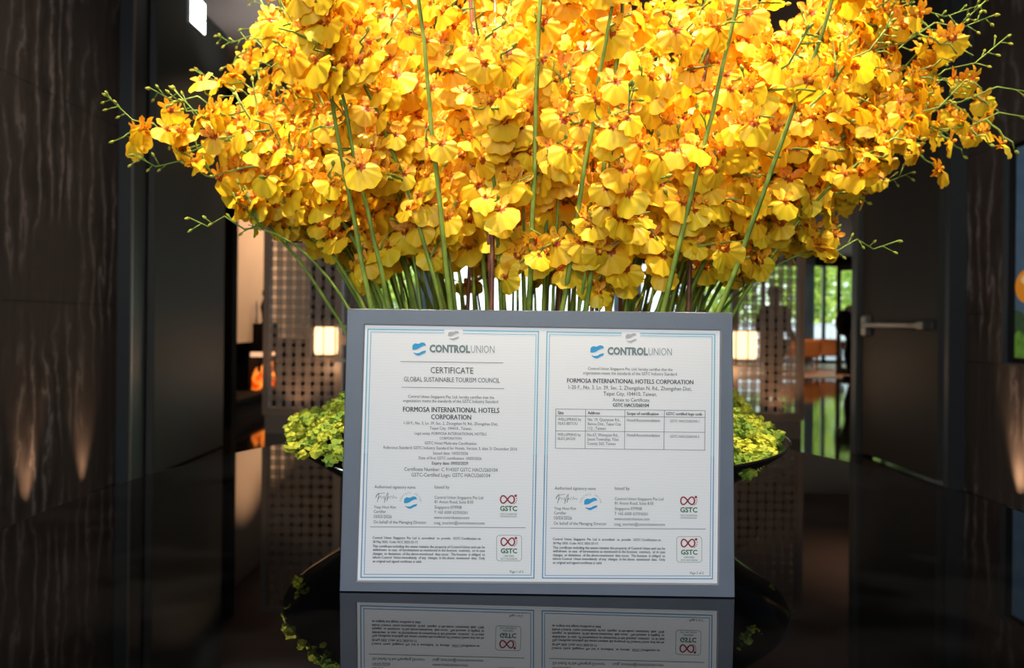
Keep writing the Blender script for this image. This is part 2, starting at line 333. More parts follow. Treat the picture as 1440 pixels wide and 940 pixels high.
# ---------------------------------------------------------------- outside
struct('trim_7', MB().box(-30, 40, 22.3, 60, -.15, -.02), M['pave'])['label'] = 'pale paving outside the glazed front'
rl = empty('railing', (3.0, 25, 0), 0, 'pale blue-white panel railing outside the right windows', 'railing')
for i in range(14): MB().box(i*.9, i*.9+.87, -.02, .02, 0, 1.08).build('railing_panel', M['fence'], rl)
MB().box(0, 12.6, -.04, .04, 1.08, 1.13).build('rail', M['fence'], rl)
def tree(x, y, hh, r, label, seed, zc=None):
    rnd = random.Random(seed); t = empty('tree', (x, y, 0), 0, label, 'tree', 'trees outside the glazed front')
    MB().tube([(0, 0, -.1), (.05, 0, hh*.3), (0, .1, hh*.6)], [.16, .12, .06], 8).build('trunk', M['bark'], t, True)
    mb = MB()
    for k in range(2600):
        u = Vector((rnd.gauss(0, 1), rnd.gauss(0, 1), rnd.gauss(0, 1))).normalized()*(rnd.random()**.4)
        wob = 1+.25*math.sin(5*u.x+seed)*math.cos(4*u.z)
        p = Vector((u.x*r*wob, u.y*r*wob, hh*.55+u.z*hh*.5*wob)); s_ = rnd.uniform(.08, .2)
        a = Vector((rnd.gauss(0, 1), rnd.gauss(0, 1), rnd.gauss(0, 1))).normalized(); b = a.orthogonal().normalized()
        mb.add([p-a*s_, p+b*s_*.5, p+a*s_, p-b*s_*.5], [(0, 1, 2, 3)])
    f = mb.build('foliage', M['tree1'], t); f['kind'] = 'stuff'
for i, (x, y, hh, r, lab) in enumerate([(8.0, 29, 4.8, 1.6, 'bright green tree outside, glimpsed through the right lattice screen'), (11.2, 29, 5.2, 1.6, 'bright green tree outside, seen just right of the lattice screen in the far window'),
        (14.6, 30, 5.0, 1.6, 'bright green tree outside, seen through the open glass door'), (-5.2, 33, 4.2, 1.5, 'pale green tree outside, glimpsed left behind the stems'), (13.4, 34.5, 6.0, 2.2, 'tall bright green tree outside, standing behind the others in the far window')]):
    tree(x, y, hh, r, lab, i+3)

# ================================================================ TABLE
def oval_(mb): mb.v = [(x, y*1.40, z) for x, y, z in mb.v]; return mb
tb = empty('oval_table', (.06, 1.30, 0), 0, 'large oval table with a glossy black reflecting top', 'table')
oval_(MB().lathe([(0, TZ-.03), (.825, TZ-.03), (.833, TZ-.026), (.836, TZ-.015), (.833, TZ-.004), (.829, TZ), (0, TZ)], 200)).build('tabletop', M['table'], tb)
MB().lathe([(0, 0), (.36, 0), (.36, .03), (.12, .06), (.10, .6), (.25, .72), (0, .72)], 48).build('pedestal', M['tablemetal'], tb, True)

# ================================================================ CERTIFICATE FRAME
ca, sa = math.cos(RAD(.6)), math.sin(RAD(.6))
def ray(x, y):
    dx, dy = x-720, y-453
    return Vector(((dx*ca+dy*sa)/1100, 1, -(-dx*sa+dy*ca)/1100))
O = Vector((0, 0, H))
def on_z(x, y, z): d = ray(x, y); return O + d*((z-H)/d.z)
BL = on_z(477, 833, TZ); BR = on_z(1034, 842, TZ)
U = (BR-BL).normalized(); perp = Vector((-U.y, U.x, 0)); LEAN = RAD(4.1)
V = (Vector((0, 0, 1))*math.cos(LEAN) + perp*math.sin(LEAN)).normalized(); Nn = U.cross(V).normalized()   # Nn toward the camera
FW = (BR-BL).length
def on_plane(x, y): d = ray(x, y); t = (BL-O).dot(Nn)/d.dot(Nn); q = O+d*t-BL; return q.dot(U), q.dot(V)
FH = .5*(on_plane(489, 435)[1]+on_plane(1032, 440)[1])
fr = empty('picture_frame', (0, 0, 0), 0, 'slate blue-grey frame holding two printed certificates, leaning on the flower bowl', 'frame')
fr.matrix_world = Matrix(((U.x, V.x, Nn.x, BL.x), (U.y, V.y, Nn.y, BL.y), (U.z, V.z, Nn.z, BL.z+.0006), (0, 0, 0, 1)))
pq = [on_plane(513, 458), on_plane(1013, 466), on_plane(1009, 822), on_plane(502, 818)]   # TL TR BR BL of the paper window
TH = .016
outer = [(.0, FH), (FW, FH), (FW, 0), (0, 0)]; inn = pq
lip = [(p[0]+(-.0016 if i in (0, 3) else .0016), p[1]+(.0016 if i < 2 else -.0016)) for i, p in enumerate(pq)]
for i in range(4):
    j = (i+1) % 4; a, b, c, d = outer[i], outer[j], lip[j], lip[i]
    rail = MB(); bz = .002
    def inset(p, q, t): return (p[0]+(q[0]-p[0])*t, p[1]+(q[1]-p[1])*t)
    ai, bi = inset(a, d, .06), inset(b, c, .06)
    rail.add([(*a, -TH), (*b, -TH), (*c, -TH), (*d, -TH), (*a, -bz), (*b, -bz), (*bi, 0), (*c, 0), (*d, 0), (*ai, 0)],
             [(0, 1, 2, 3), (0, 4, 5, 1), (4, 9, 6, 5), (9, 8, 7, 6), (2, 7, 8, 3), (1, 5, 6, 7, 2), (0, 3, 8, 9, 4)]).build('frame_rail', M['frame'], fr)
    MB().add([(*lip[i], -.0002), (*lip[j], -.0002), (*inn[j], -.002), (*inn[i], -.002), (*lip[i], -.006), (*lip[j], -.006), (*inn[j], -.006), (*inn[i], -.006)],
             [(3, 2, 1, 0), (4, 5, 6, 7), (0, 1, 5, 4), (2, 3, 7, 6)]).build('inner_lip', M['lipgrey'], fr)
def bil(u, v):
    a, b, c, d = pq
    return tuple((a[k]*(1-u)+b[k]*u)*(1-v)+(d[k]*(1-u)+c[k]*u)*v for k in (0, 1))
PXQ = [(513, 458), (1013, 466), (1009, 822), (502, 818)]
MB().add([(*p, -.0022) for p in pq]+[(*p, -.005) for p in pq], [(0, 3, 2, 1), (4, 5, 6, 7), (0, 1, 5, 4), (1, 2, 6, 5), (2, 3, 7, 6), (3, 0, 4, 7)]).build('mount_board', M['papere'], fr)
MB().add([(.01, .01, -TH-.001), (FW-.01, .01, -TH-.001), (FW-.01, FH-.01, -TH-.001), (.01, FH-.01, -TH-.001), (.01, .01, -.006), (FW-.01, .01, -.006), (FW-.01, FH-.01, -.006), (.01, FH-.01, -.006)],
         [(0, 1, 2, 3), (4, 7, 6, 5), (0, 4, 5, 1), (1, 5, 6, 2), (2, 6, 7, 3), (3, 7, 4, 0)]).build('back_board', M['black'], fr)

def P2(x, y, dz=0): u, v = on_plane(x, y); return (u, v, -.0013+dz)
def slope(x, y): return .016-.008*(y-458)/360
class Print:
    """flat print: every vertex is given on the sheet and lies on its surface"""
    def __init__(s): s.mb = MB()
    def poly(s, pts, mat, dz=0): s.mb.add([P2(*p, dz) for p in pts], [tuple(range(len(pts)))], mat)
    def quad(s, pts, mat, dz=0): s.poly(pts, mat, dz)
    def stroke(s, pts, wd, mat, closed=False, dz=0):
        n = len(pts); L_ = []
        for i, p in enumerate(pts):
            a = pts[(i-1) % n] if closed or i else p; b = pts[(i+1) % n] if closed or i < n-1 else p
            d = Vector((b[0]-a[0], b[1]-a[1])); d = d.normalized() if d.length else Vector((1, 0)); q = Vector((-d.y, d.x))*wd/2
            L_.append(((p[0]+q.x, p[1]+q.y), (p[0]-q.x, p[1]-q.y)))
        vs = [P2(*p, dz) for pr in L_ for p in pr]
        s.mb.add(vs, [(2*i, 2*i+1, 2*((i+1) % n)+1, 2*((i+1) % n)) for i in range(n if closed else n-1)], mat)
    def text(s, body, x0, x1, cy, mat, bold=0, hs=1.18, rot=None, cx=None, capw=None, slant=0):
        cu = bpy.data.curves.new('t', 'FONT'); cu.body = body; cu.resolution_u = 2; cu.offset = bold if (bold < 0 or body in ('CONTROL', 'GSTC')) else 0
        ob = bpy.data.objects.new('t', cu); me = bpy.data.meshes.new_from_object(ob)
        n = len(me.vertices)
        if n:
            co = np.empty(n*3); me.vertices.foreach_get('co', co); co = co.reshape(-1, 3)[:, :2]
            mn, mxx = co[:, 0].min(), co[:, 0].max(); sc = (x1-x0)/max(mxx-mn, 1e-6)
            X = x0+(co[:, 0]-mn)*sc; Yv = -(co[:, 1]-.345)*sc*hs
            xm = .5*(x0+x1)
            fs = [tuple(p.vertices) for p in me.polygons]
            for q in ((0,) if cu.offset or bold <= 0 else (-1, 0, 1)):      # heavier weight: overprinted with a hair's shift
                s.mb.add([P2(x+q*max(bold, .02)*1.1*sc, cy+yy+slope(x, cy)*(x-xm), q*.00002) for x, yy in zip(X, Yv)], fs, mat)
        bpy.data.objects.remove(ob); bpy.data.curves.remove(cu); bpy.data.meshes.remove(me)
    def letter(s, ch, x, y, ang, size, mat):
        cu = bpy.data.curves.new('t', 'FONT'); cu.body = ch; cu.resolution_u = 2; cu.align_x = 'CENTER'
        ob = bpy.data.objects.new('t', cu); me = bpy.data.meshes.new_from_object(ob)
        c, s_ = math.cos(ang), math.sin(ang)
        vs = [P2(x+(v.co.x*c-(-v.co.y)*s_)*size, y+(v.co.x*s_+(-v.co.y)*c)*size) for v in me.vertices]
        s.mb.add(vs, [tuple(p.vertices) for p in me.polygons], mat)
        bpy.data.objects.remove(ob); bpy.data.curves.remove(cu); bpy.data.meshes.remove(me)
    def done(s, name, parent, label=None):
        o = s.mb.build(name, None, parent)
        if label: o['label'] = label
        return o
UPP = [(.02, .22), (.2, .09), (.45, .13), (.7, .02), (.9, .06), (1, .25), (.82, .26), (.6, .36), (.4, .5), (.2, .56), (.0, .55), (.0, .38)]
LOW = [(.08, .77), (.3, .82), (.5, .80), (.7, .68), (1, .61), (.95, .78), (.75, .86), (.5, 1), (.3, .96), (.1, .82)]
def globe(pr, x0, y0, w_, h_, mat):
    for poly in (UPP, LOW): pr.poly([(x0+a*w_, y0+b*h_) for a, b in poly], mat)
def infinity(pr, x0, x1, y0, y1):
    cx, cy, a, b = (x0+x1)/2, (y0+y1)/2, (x1-x0)/2, (y1-y0)/2
    pts = [(cx+a*math.cos(t)*(1 if True else 0)/(1+.35*math.sin(t)**2), cy+b*1.0*math.sin(2*t)/(1+.1*math.sin(t)**2)) for t in [2*math.pi*i/36 for i in range(36)]]
    pr.stroke(pts, 2.0, M['gred'], True)
    def dot(x, y, r): pr.poly([(x+r*math.cos(t), y+r*math.sin(t)) for t in [2*math.pi*i/10 for i in range(10)]], M['gred'], .00005)
    dot(x1+1.9, y0+.4, 1.9)
    for k, (dx, dy) in enumerate([(3.3, 4.2), (3.0, 7.2), (1.9, 9.8), (-.1, 11.4), (.6, 5.2), (.2, 8.2)]): dot(x1+dx, y0+dy, .8)
def border(pr, corners, wd, gap, mat_top, mat_side):
    TL, TR, BR_, BL_ = corners
    yl = lambda x: TL[1]+(TR[1]-TL[1])*(x-TL[0])/(TR[0]-TL[0])
    pr.stroke([TL, (gap-13, yl(gap-13))], wd, mat_top); pr.stroke([(gap+13, yl(gap+13)), TR], wd, mat_top)
    mid = lambda a, b, t: (a[0]+(b[0]-a[0])*t, a[1]+(b[1]-a[1])*t)
    for a, b in ((TL, BL_), (TR, BR_)):
        pr.stroke([(a[0], a[1]-wd/2), mid(a, b, .5)], wd, mat_top); pr.stroke([mid(a, b, .5), (b[0], b[1]+wd/2)], wd, mat_side)
    pr.stroke([BL_, BR_], wd, mat_side)
def lower_block(par, ox, oy, page):
    pr = Print(); T = lambda s_, a, b, c, **k: pr.text(s_, a+ox, b+ox, c+oy, M['ink'], **k)
    T('Authorised signatory name', 526.3, 584, 686.1); T('Issued by', 611, 631.7, 686.1)
    T('Yeap Hooi Kim', 525.6, 556.3, 714.4); T('Certifier', 525.4, 542.5, 720.8); T('10/03/2026', 525.4, 550.5, 727.8)
    T('On behalf of the Managing Director', 525, 599.4, 735.7)
    T('Control Union Singapore Pte Ltd', 610.9, 679.2, 701); T('81 Anson Road, Suite 8.05', 610.9, 665.4, 707.2); T('Singapore 079908', 610.9, 649, 714.7)
    T('T +65 6500 6270/6261', 610.4, 657.4, 722); T('www.controlunion.com', 610.1, 659.8, 729.2); T('cusg_tourism@controlunion.com', 610.1, 681.3, 736.7)
    for s_, a, b, c in [('Control  Union  Singapore  Pte  Ltd  is  accredited   to  provide   GSTC Certification on', 523.8, 675.7, 758.2), ('28 May 2025. Code: ACC 2025-23-17.', 523.8, 587.9, 763.6),
            ('This certificate including the annex remains the property of Control Union and can be', 523.8, 681.8, 770.2), ('withdrawn  in case  of terminations as mentioned in the licensee  contract,  or in case', 523.8, 681.8, 775.2),
            ('changes  or deviations  of the above-mentioned  data occur.  The licensee  is obliged  to', 523.8, 681.8, 780.7), ('inform Control  Union immediately  of any  changes  in the above  mentioned  data.  Only', 523.8, 681.8, 785.9),
            ('an original and signed certificate is valid.', 523.8, 592.8, 791)]:
        T(s_, a, b, c, bold=.006)
    T('Page %d of 2' % page, 717.1, 735.9, 805.5)
    pr.done('small_print', par)['kind'] = 'stuff'
    pr = Print(); sg = [(0, 8), (2, 3), (4, 0), (4.5, 4), (3, 11), (2, 14), (4, 8), (7, 5), (8, 9), (10, 6), (11, 9), (12, 5), (13, 10), (12, 15), (14, 8), (16, 2), (17.5, 0), (17, 6), (15.5, 13), (17, 8), (19, 6), (20, 9), (22, 5), (24, 9), (25, 4), (26, 8), (28, 6), (28.5, 9), (30, 7)]
    pr.stroke([(528+ox+a, 694+oy+b*.95) for a, b in sg], .6, M['ink']); pr.stroke([(528+ox, 699+oy), (533+ox, 695.5+oy), (541+ox, 694.5+oy)], .5, M['ink']); pr.done('signature', par)
    pr = Print(); globe(pr, 567.8+ox, 699+oy, 18.7, 18, M['logoblue'])
    word = 'CONTROL UNION'
    for i, ch in enumerate(word):
        if ch == ' ': continue
        a = RAD(-172+i*(164/(len(word)-1))); pr.letter(ch, 577.1+ox+13.0*math.cos(a), 707.3+oy+11.6*math.sin(a), a+math.pi/2, 3.9, M['logogrey'])
    pr.done('round_seal', par, 'round blue seal with lettering around its top')
    pr = Print(); infinity(pr, 703.8+ox, 723.2+ox, 698.2+oy, 709.3+oy); pr.text('GSTC', 703+ox, 727.2+ox, 716.5+oy, M['ggreen'], bold=.03, hs=1.0)
    pr.text('GSTC-ACCREDITED', 703.3+ox, 727+ox, 724.4+oy, M['ggreen'], hs=1.2); pr.text('CERTIFICATION BODY', 703.3+ox, 727+ox, 727.8+oy, M['ggreen'], hs=1.3)
    pr.done('accreditation_logo', par, 'dark red loop above green letters')
    pr = Print(); x0, y0, x1, y1 = 698.2+ox, 754.2+oy, 733.5+ox, 790.3+oy; r = 4; pts = []
    for cx, cy, a0 in ((x1-r, y0+r, -90), (x1-r, y1-r, 0), (x0+r, y1-r, 90), (x0+r, y0+r, 180)):
        pts += [(cx+r*math.cos(RAD(a0+k*22.5)), cy+r*math.sin(RAD(a0+k*22.5))) for k in range(5)]
    pr.stroke(pts, .7, M['gbox'], True); infinity(pr, 704.5+ox, 723.5+ox, 757.8+oy, 769+oy); pr.text('GSTC', 704+ox, 727.2+ox, 776.2+oy, M['ggreen'], bold=.03, hs=1.0)
    pr.text('CERTIFIED', 708.3+ox, 723+ox, 783.5+oy, M['ggreen'], hs=1.1); pr.text('GSTC HACU260104', 703.8+ox, 727.3+ox, 787.4+oy, M['ggreen'], hs=1.3)
    pr.done('certified_badge', par, 'rounded outline badge with dark red loop above green letters')
    pr = Print(); pr.stroke([(520.3+ox, 742.3+oy), (739+ox, 743.6+oy)], .8, M['inkline']); return pr
def header_logo(par, x0, y0, x1, y1, tx0, tm, tm2, tx1, cy):
    pr = Print(); globe(pr, x0, y0, x1-x0, y1-y0, M['logoblue']); pr.text('CONTROL', tx0, tm, cy, M['logogreen'], bold=.045, hs=1.22); pr.text('UNION', tm2, tx1, cy+.6, M['logogreen'], bold=-.012, hs=1.5)
    pr.done('header_logo', par, 'blue wave globe beside grey-green capital lettering')
def page(label, q):
    o = MB().add([P2(*p, -.0004) for p in q]+[P2(*p, -.0008) for p in q], [(0, 3, 2, 1), (4, 5, 6, 7), (0, 1, 5, 4), (1, 2, 6, 5), (2, 3, 7, 6), (3, 0, 4, 7)]).build('certificate', M['paper'], fr)
    o['label'] = label; return o
pg1 = page('left certificate sheet headed CERTIFICATE', [(515, 460.5), (762, 464.6), (756.8, 818.2), (505, 816.2)])
pg2 = page('right certificate sheet with a small table of sites', [(762.6, 464.6), (1010.5, 468.4), (1006.8, 820.4), (757.4, 818.2)])
# page 1
pr = Print(); border(pr, [(517, 463.7), (757.3, 467), (750.8, 814.6), (507.2, 813.5)], 1.3, 637.7, M['inkteal'], M['inkblue'])
border(pr, [(521.3, 467.4), (754, 471.5), (746.9, 810.4), (511.8, 809.2)], .8, 637.7, M['inkteal'], M['inkblue']); pr.done('border_line', pg1)
pr = Print(); globe(pr, 630, 466, 15.6, 13.4, M['logogrey']); pr.done('silver_emblem', pg1)
header_logo(pg1, 579.6, 482, 598.9, 501.2, 603.7, 661, 662.3, 695.2, 491.4)
pr = Print(); T = lambda s_, a, b, c, **k: pr.text(s_, a, b, c, M['ink'], **k)
T('CERTIFICATE', 605.3, 665.4, 521.8, hs=1.2); T('GLOBAL SUSTAINABLE TOURISM COUNCIL', 567.7, 702.7, 535, hs=1.35)
T('FORMOSA INTERNATIONAL HOTELS', 566.6, 702, 577.4, bold=.012, hs=1.25); T('CORPORATION', 606.2, 662.3, 587.6, bold=.012, hs=1.25); pr.done('heading_text', pg1)['kind'] = 'stuff'
pr = Print()
T('Control Union Singapore Pte. Ltd. hereby certifies that the', 573.5, 694.7, 559.2); T('organization meets the standards of the GSTC Industry Standard', 566.6, 700.2, 565.1)
T('1-20 F., No. 3, Ln. 39, Sec. 2, Zhongshan N. Rd., Zhongshan Dist,', 567.7, 700, 596.6); T('Taipei City, 104410 , Taiwan.', 604.2, 663.5, 603.5)
T('Legal entity: FORMOSA INTERNATIONAL HOTELS', 583, 684, 611); T('CORPORATION', 618.1, 649, 617.6); T('GSTC Hotel Multi-site Certification', 597, 669.8, 624.5)
T('Reference Standard: GSTC Industry Standard for Hotels, Version 3, date 21 December 2016', 539.2, 727, 631.4); T('Issued date: 10/03/2026', 609, 658, 638.6)
T('Date of first GSTC certification: 10/03/2026', 588.7, 677, 645.6); T('Expiry date: 09/03/2029', 607.3, 658.2, 652.7, bold=.02)
T('Certificate Number: C 914307 GSTC HACU260104', 568.3, 699.7, 661.6); T('GSTC-Certified Logo: GSTC HACU260104', 578.2, 689.2, 669.4); pr.done('body_text', pg1)['kind'] = 'stuff'
pr = lower_block(pg1, 0, 0, 1); pr.stroke([(563, 509.4), (707.7, 511.3)], .8, M['inkline']); pr.stroke([(564.4, 545.6), (709, 547.6)], .8, M['inkline']); pr.done('rule_line', pg1)['kind'] = 'stuff'
# page 2
pr = Print(); border(pr, [(769.3, 467.5), (1005.7, 471.3), (1002.2, 815.7), (762.9, 814.5)], 1.3, 887.5, M['inkteal'], M['inkblue'])
border(pr, [(772.9, 471.3), (1001.9, 474.6), (998.8, 811.7), (766.5, 810.9)], .8, 887.5, M['inkteal'], M['inkblue']); pr.done('border_line', pg2)
pr = Print(); globe(pr, 880, 469.2, 15.4, 13.4, M['logogrey']); pr.done('silver_emblem', pg2)
header_logo(pg2, 830.3, 486, 849.7, 505, 854.4, 911.4, 912.4, 945, 494.8)
pr = Print(); T('FORMOSA INTERNATIONAL HOTELS CORPORATION', 797.7, 975.3, 537.2, bold=.018, hs=1.2); pr.done('heading_text', pg2)['kind'] = 'stuff'
pr = Print(); T('Control Union Singapore Pte. Ltd. hereby certifies that the', 827, 946, 519.9); T('organization meets the standards of the GSTC Industry Standard', 820, 952, 526.2)
T('1-20 F., No. 3, Ln. 39, Sec. 2, Zhongshan N. Rd., Zhongshan Dist,', 799.7, 972.8, 546.5); T('Taipei City, 104410, Taiwan.', 848.8, 924, 554.9); T('Annex to Certificate', 861.6, 913.6, 563.4)
T('GSTC HACU260104', 862, 912.7, 570.9, bold=.035); pr.done('body_text', pg2)['kind'] = 'stuff'
pr = Print()
for x in (781.6, 823.4, 878.8, 934.4, 991.8):
    k = (x-781.6)/210; pr.stroke([(x+.2, 576.3+2.2*k), (x-.5, 631.7+2.7*k)], .7, M['inkline'])
for a, b in ((576.3, 578.5), (585.9, 588.1), (607.1, 609.2), (631.7, 634.4)): pr.stroke([(781.3, a), (992, b)], .7, M['inkline'])
for s_, a, b, c in [('Site', 784.7, 792.6, 581.5), ('Address', 826.8, 843.7, 581.7), ('Scope of certification', 881.9, 926.2, 582.8), ('GSTC certified logo code', 937, 987.6, 583.2)]: T(s_, a, b, c, bold=.03)
for s_, a, b, c in [('WELLSPRING by', 784.7, 817.5, 590.8), ('SILKS BEITOU', 784.7, 812, 596.6), ('No. 19, Quanyuan Rd.,', 826.8, 872.3, 591.3), ('Beitou Dist., Taipei City', 826.8, 873.4, 597.3), ('112 , Taiwan', 826.8, 851.8, 603.5),
        ('Hotel/Accommodation', 881.9, 928.2, 592.2), ('GSTC HACU260104-1', 942.6, 983.6, 593.4), ('WELLSPRING by', 784, 816.9, 612.3), ('SILKS JIAOXI', 784, 808.8, 618), ('No.67, Wenquan Rd.,', 826, 870, 612.8),
        ('Jiaoxi Township, Yilan', 826, 870, 618.9), ('County 262, Taiwan', 826, 865.8, 625), ('Hotel/Accommodation', 881.9, 928.2, 613.2), ('GSTC HACU260104-2', 942.6, 983.6, 615)]: T(s_, a, b, c)
pr.done('site_table', pg2)
lower_block(pg2, 253.8, 1.9, 2).done('rule_line', pg2)['kind'] = 'stuff'

# ================================================================ BOWL + MOSS
BX, BY = .043, 1.357
bw = empty('flower_bowl', (BX, BY, TZ), 0, 'wide shallow black lacquer bowl behind the frame, filled with moss and orchids', 'bowl')
MB().lathe([(0, .0), (.10, .0), (.12, .004), (.17, .012), (.26, .038), (.34, .078), (.395, .115), (.417, .132), (.419, .135), (.414, .136), (.385, .118), (.33, .085), (.25, .05), (.15, .03), (0, .028)], 128).build('bowl_body', M['bowl'], bw, True)
rn = random.Random(5)
ICO = None
def ico():
    bm = bmesh.new(); bmesh.ops.create_icosphere(bm, subdivisions=2, radius=1); v = np.array([x.co[:] for x in bm.verts]); f = np.array([[q.index for q in x.verts] for x in bm.faces]); bm.free(); return v, f
iv, if_ = ico()
def zmoss(r, az):
    e = min(.128+.8*max(0, .40-r), .222+.03*(1-r/.3))
    return e + .012*math.sin(az*5+1)*math.sin(r*22)+.01*math.sin(az*9+r*30)
rs = np.random.RandomState(3); allv = []; allf = []; base = 0
def add_blob(c, r, squash=.8):
    global base
    k = iv*(1+rs.uniform(-.48, .48, (len(iv), 1)))*r; k[:, 2] *= squash
    allv.append(k+np.array(c)); allf.append(if_+base); base += len(iv)
for i in range(8500):
    r = .398*math.sqrt(rn.random()) if i % 3 else .398*(.55+.45*rn.random()); az = rn.uniform(0, 2*math.pi); s_ = rn.uniform(.0038, .0085)
    add_blob((r*math.cos(az), r*math.sin(az), zmoss(r, az)-s_*.3+rn.uniform(-.006, .009)+.008*math.sin(az*23+r*70)), s_)
for i in range(150):     # tuft spilling over the rim at left
    az = RAD(rn.gauss(190, 6)); r = rn.uniform(.375, .412); s_ = rn.uniform(.005, .009)
    add_blob((r*math.cos(az), r*math.sin(az), .143+rn.uniform(-.010, .018)-(r-.40)*.15), s_)
for i in range(25):
    az = RAD(rn.gauss(-8, 18)); r = rn.uniform(.36, .405); s_ = rn.uniform(.006, .012)
    add_blob((r*math.cos(az), r*math.sin(az), .14+rn.uniform(-.005, .014)), s_)
for i in range(28):
    az = RAD(rn.gauss(225, 10)); r = rn.uniform(.395, .428); s_ = rn.uniform(.005, .010)
    add_blob((r*math.cos(az), r*math.sin(az), .138+rn.uniform(-.008, .008)), s_)
me = bpy.data.meshes.new('moss'); AV = np.vstack(allv); AF = np.vstack(allf)
me.from_pydata(AV.tolist(), [], AF.tolist()); me.materials.append(M['moss']); me.update()
mo = bpy.data.objects.new('moss', me); COL.objects.link(mo); mo.location = (BX, BY, TZ)
tag(mo, 'bright yellow-green moss mounded in the black bowl', 'moss', kind='stuff')

# ================================================================ ORCHID SPRAYS
def lip_mesh(seed):
    rd = random.Random(seed); mb = MB(); n = 34; W = .0205; Ht = .0170; ph = rd.uniform(0, 6)
    vs = [(0, -.002, .0015)]
    for k, t in enumerate((.3, .62, .86, 1.0)):
        for j in range(n):
            a = 2*math.pi*j/n
            rr = 1 + .035*math.sin(9*a+ph) - .14*math.exp(-((a-1.5*math.pi)/.16)**2) - .08*math.exp(-((a-1.0*math.pi)/.2)**2) - .08*math.exp(-((a-.03)/.2)**2)
            top = math.sin(a) > 0
            x = W*math.cos(a)*rr*t; y = -.002+(-.0075+ (Ht*math.sin(a)*rr*(.74 if top else 1.0)))*t
            z = .0015*(1-t) - .003*t*t + .0012*t*t*math.sin(8*a+ph) + .0022*math.sin(2*a+ph)*t*t - (.004*t if top else 0)*math.sin(a)
            vs.append((x, y, z))
    fs = [(0, 1+j, 1+(j+1) % n) for j in range(n)]
    for k in range(3): fs += [(1+k*n+j, 1+(k+1)*n+j, 1+(k+1)*n+(j+1) % n, 1+k*n+(j+1) % n) for j in range(n)]
    mb.add(vs, fs, M['lip']); return mb.mesh('blossom', True)
def sepal_mesh(seed):
    rd = random.Random(seed); mb = MB()
    def petal(ang, ln, wd, curl):
        c, s_ = math.cos(ang), math.sin(ang); pts = []
        for t, w_ in ((.0, .25), (.3, .85), (.65, 1.0), (.9, .6), (1, .1)):
            for sg in (-1, 0, 1):
                x = sg*wd*w_*.5; y = .002+ln*t; z = -.0035+.002*abs(sg)*w_ + curl*t*t + .001*math.sin(9*t+seed+sg)
                pts.append((x*c-y*s_, x*s_+y*c, z))
        fs = [(r*3+q, r*3+q+1, r*3+q+4, r*3+q+3) for r in range(4) for q in range(2)]
        mb.add(pts, fs, M['sepal'])
    petal(0+rd.uniform(-.1, .1), .0185, .0085, -.002); petal(RAD(48), .0185, .0095, .002); petal(RAD(-48), .0185, .0095, .003)
    petal(RAD(100), .015, .006, -.006); petal(RAD(-100), .015, .006, -.006)
    mb.blob((0, .001, .003), (.0026, .0034, .0034), M['sepal'], 6, 4)
    return mb.mesh('sepals', True)
LIPS = [lip_mesh(i) for i in range(4)]; SEPS = [sepal_mesh(i) for i in range(3)]
R = random.Random(21)
nblossom = 0
CENTRE = Vector((BX, BY, 0))
def bez(a, b, c, t): return a*(1-t)**2 + b*2*t*(1-t) + c*t*t
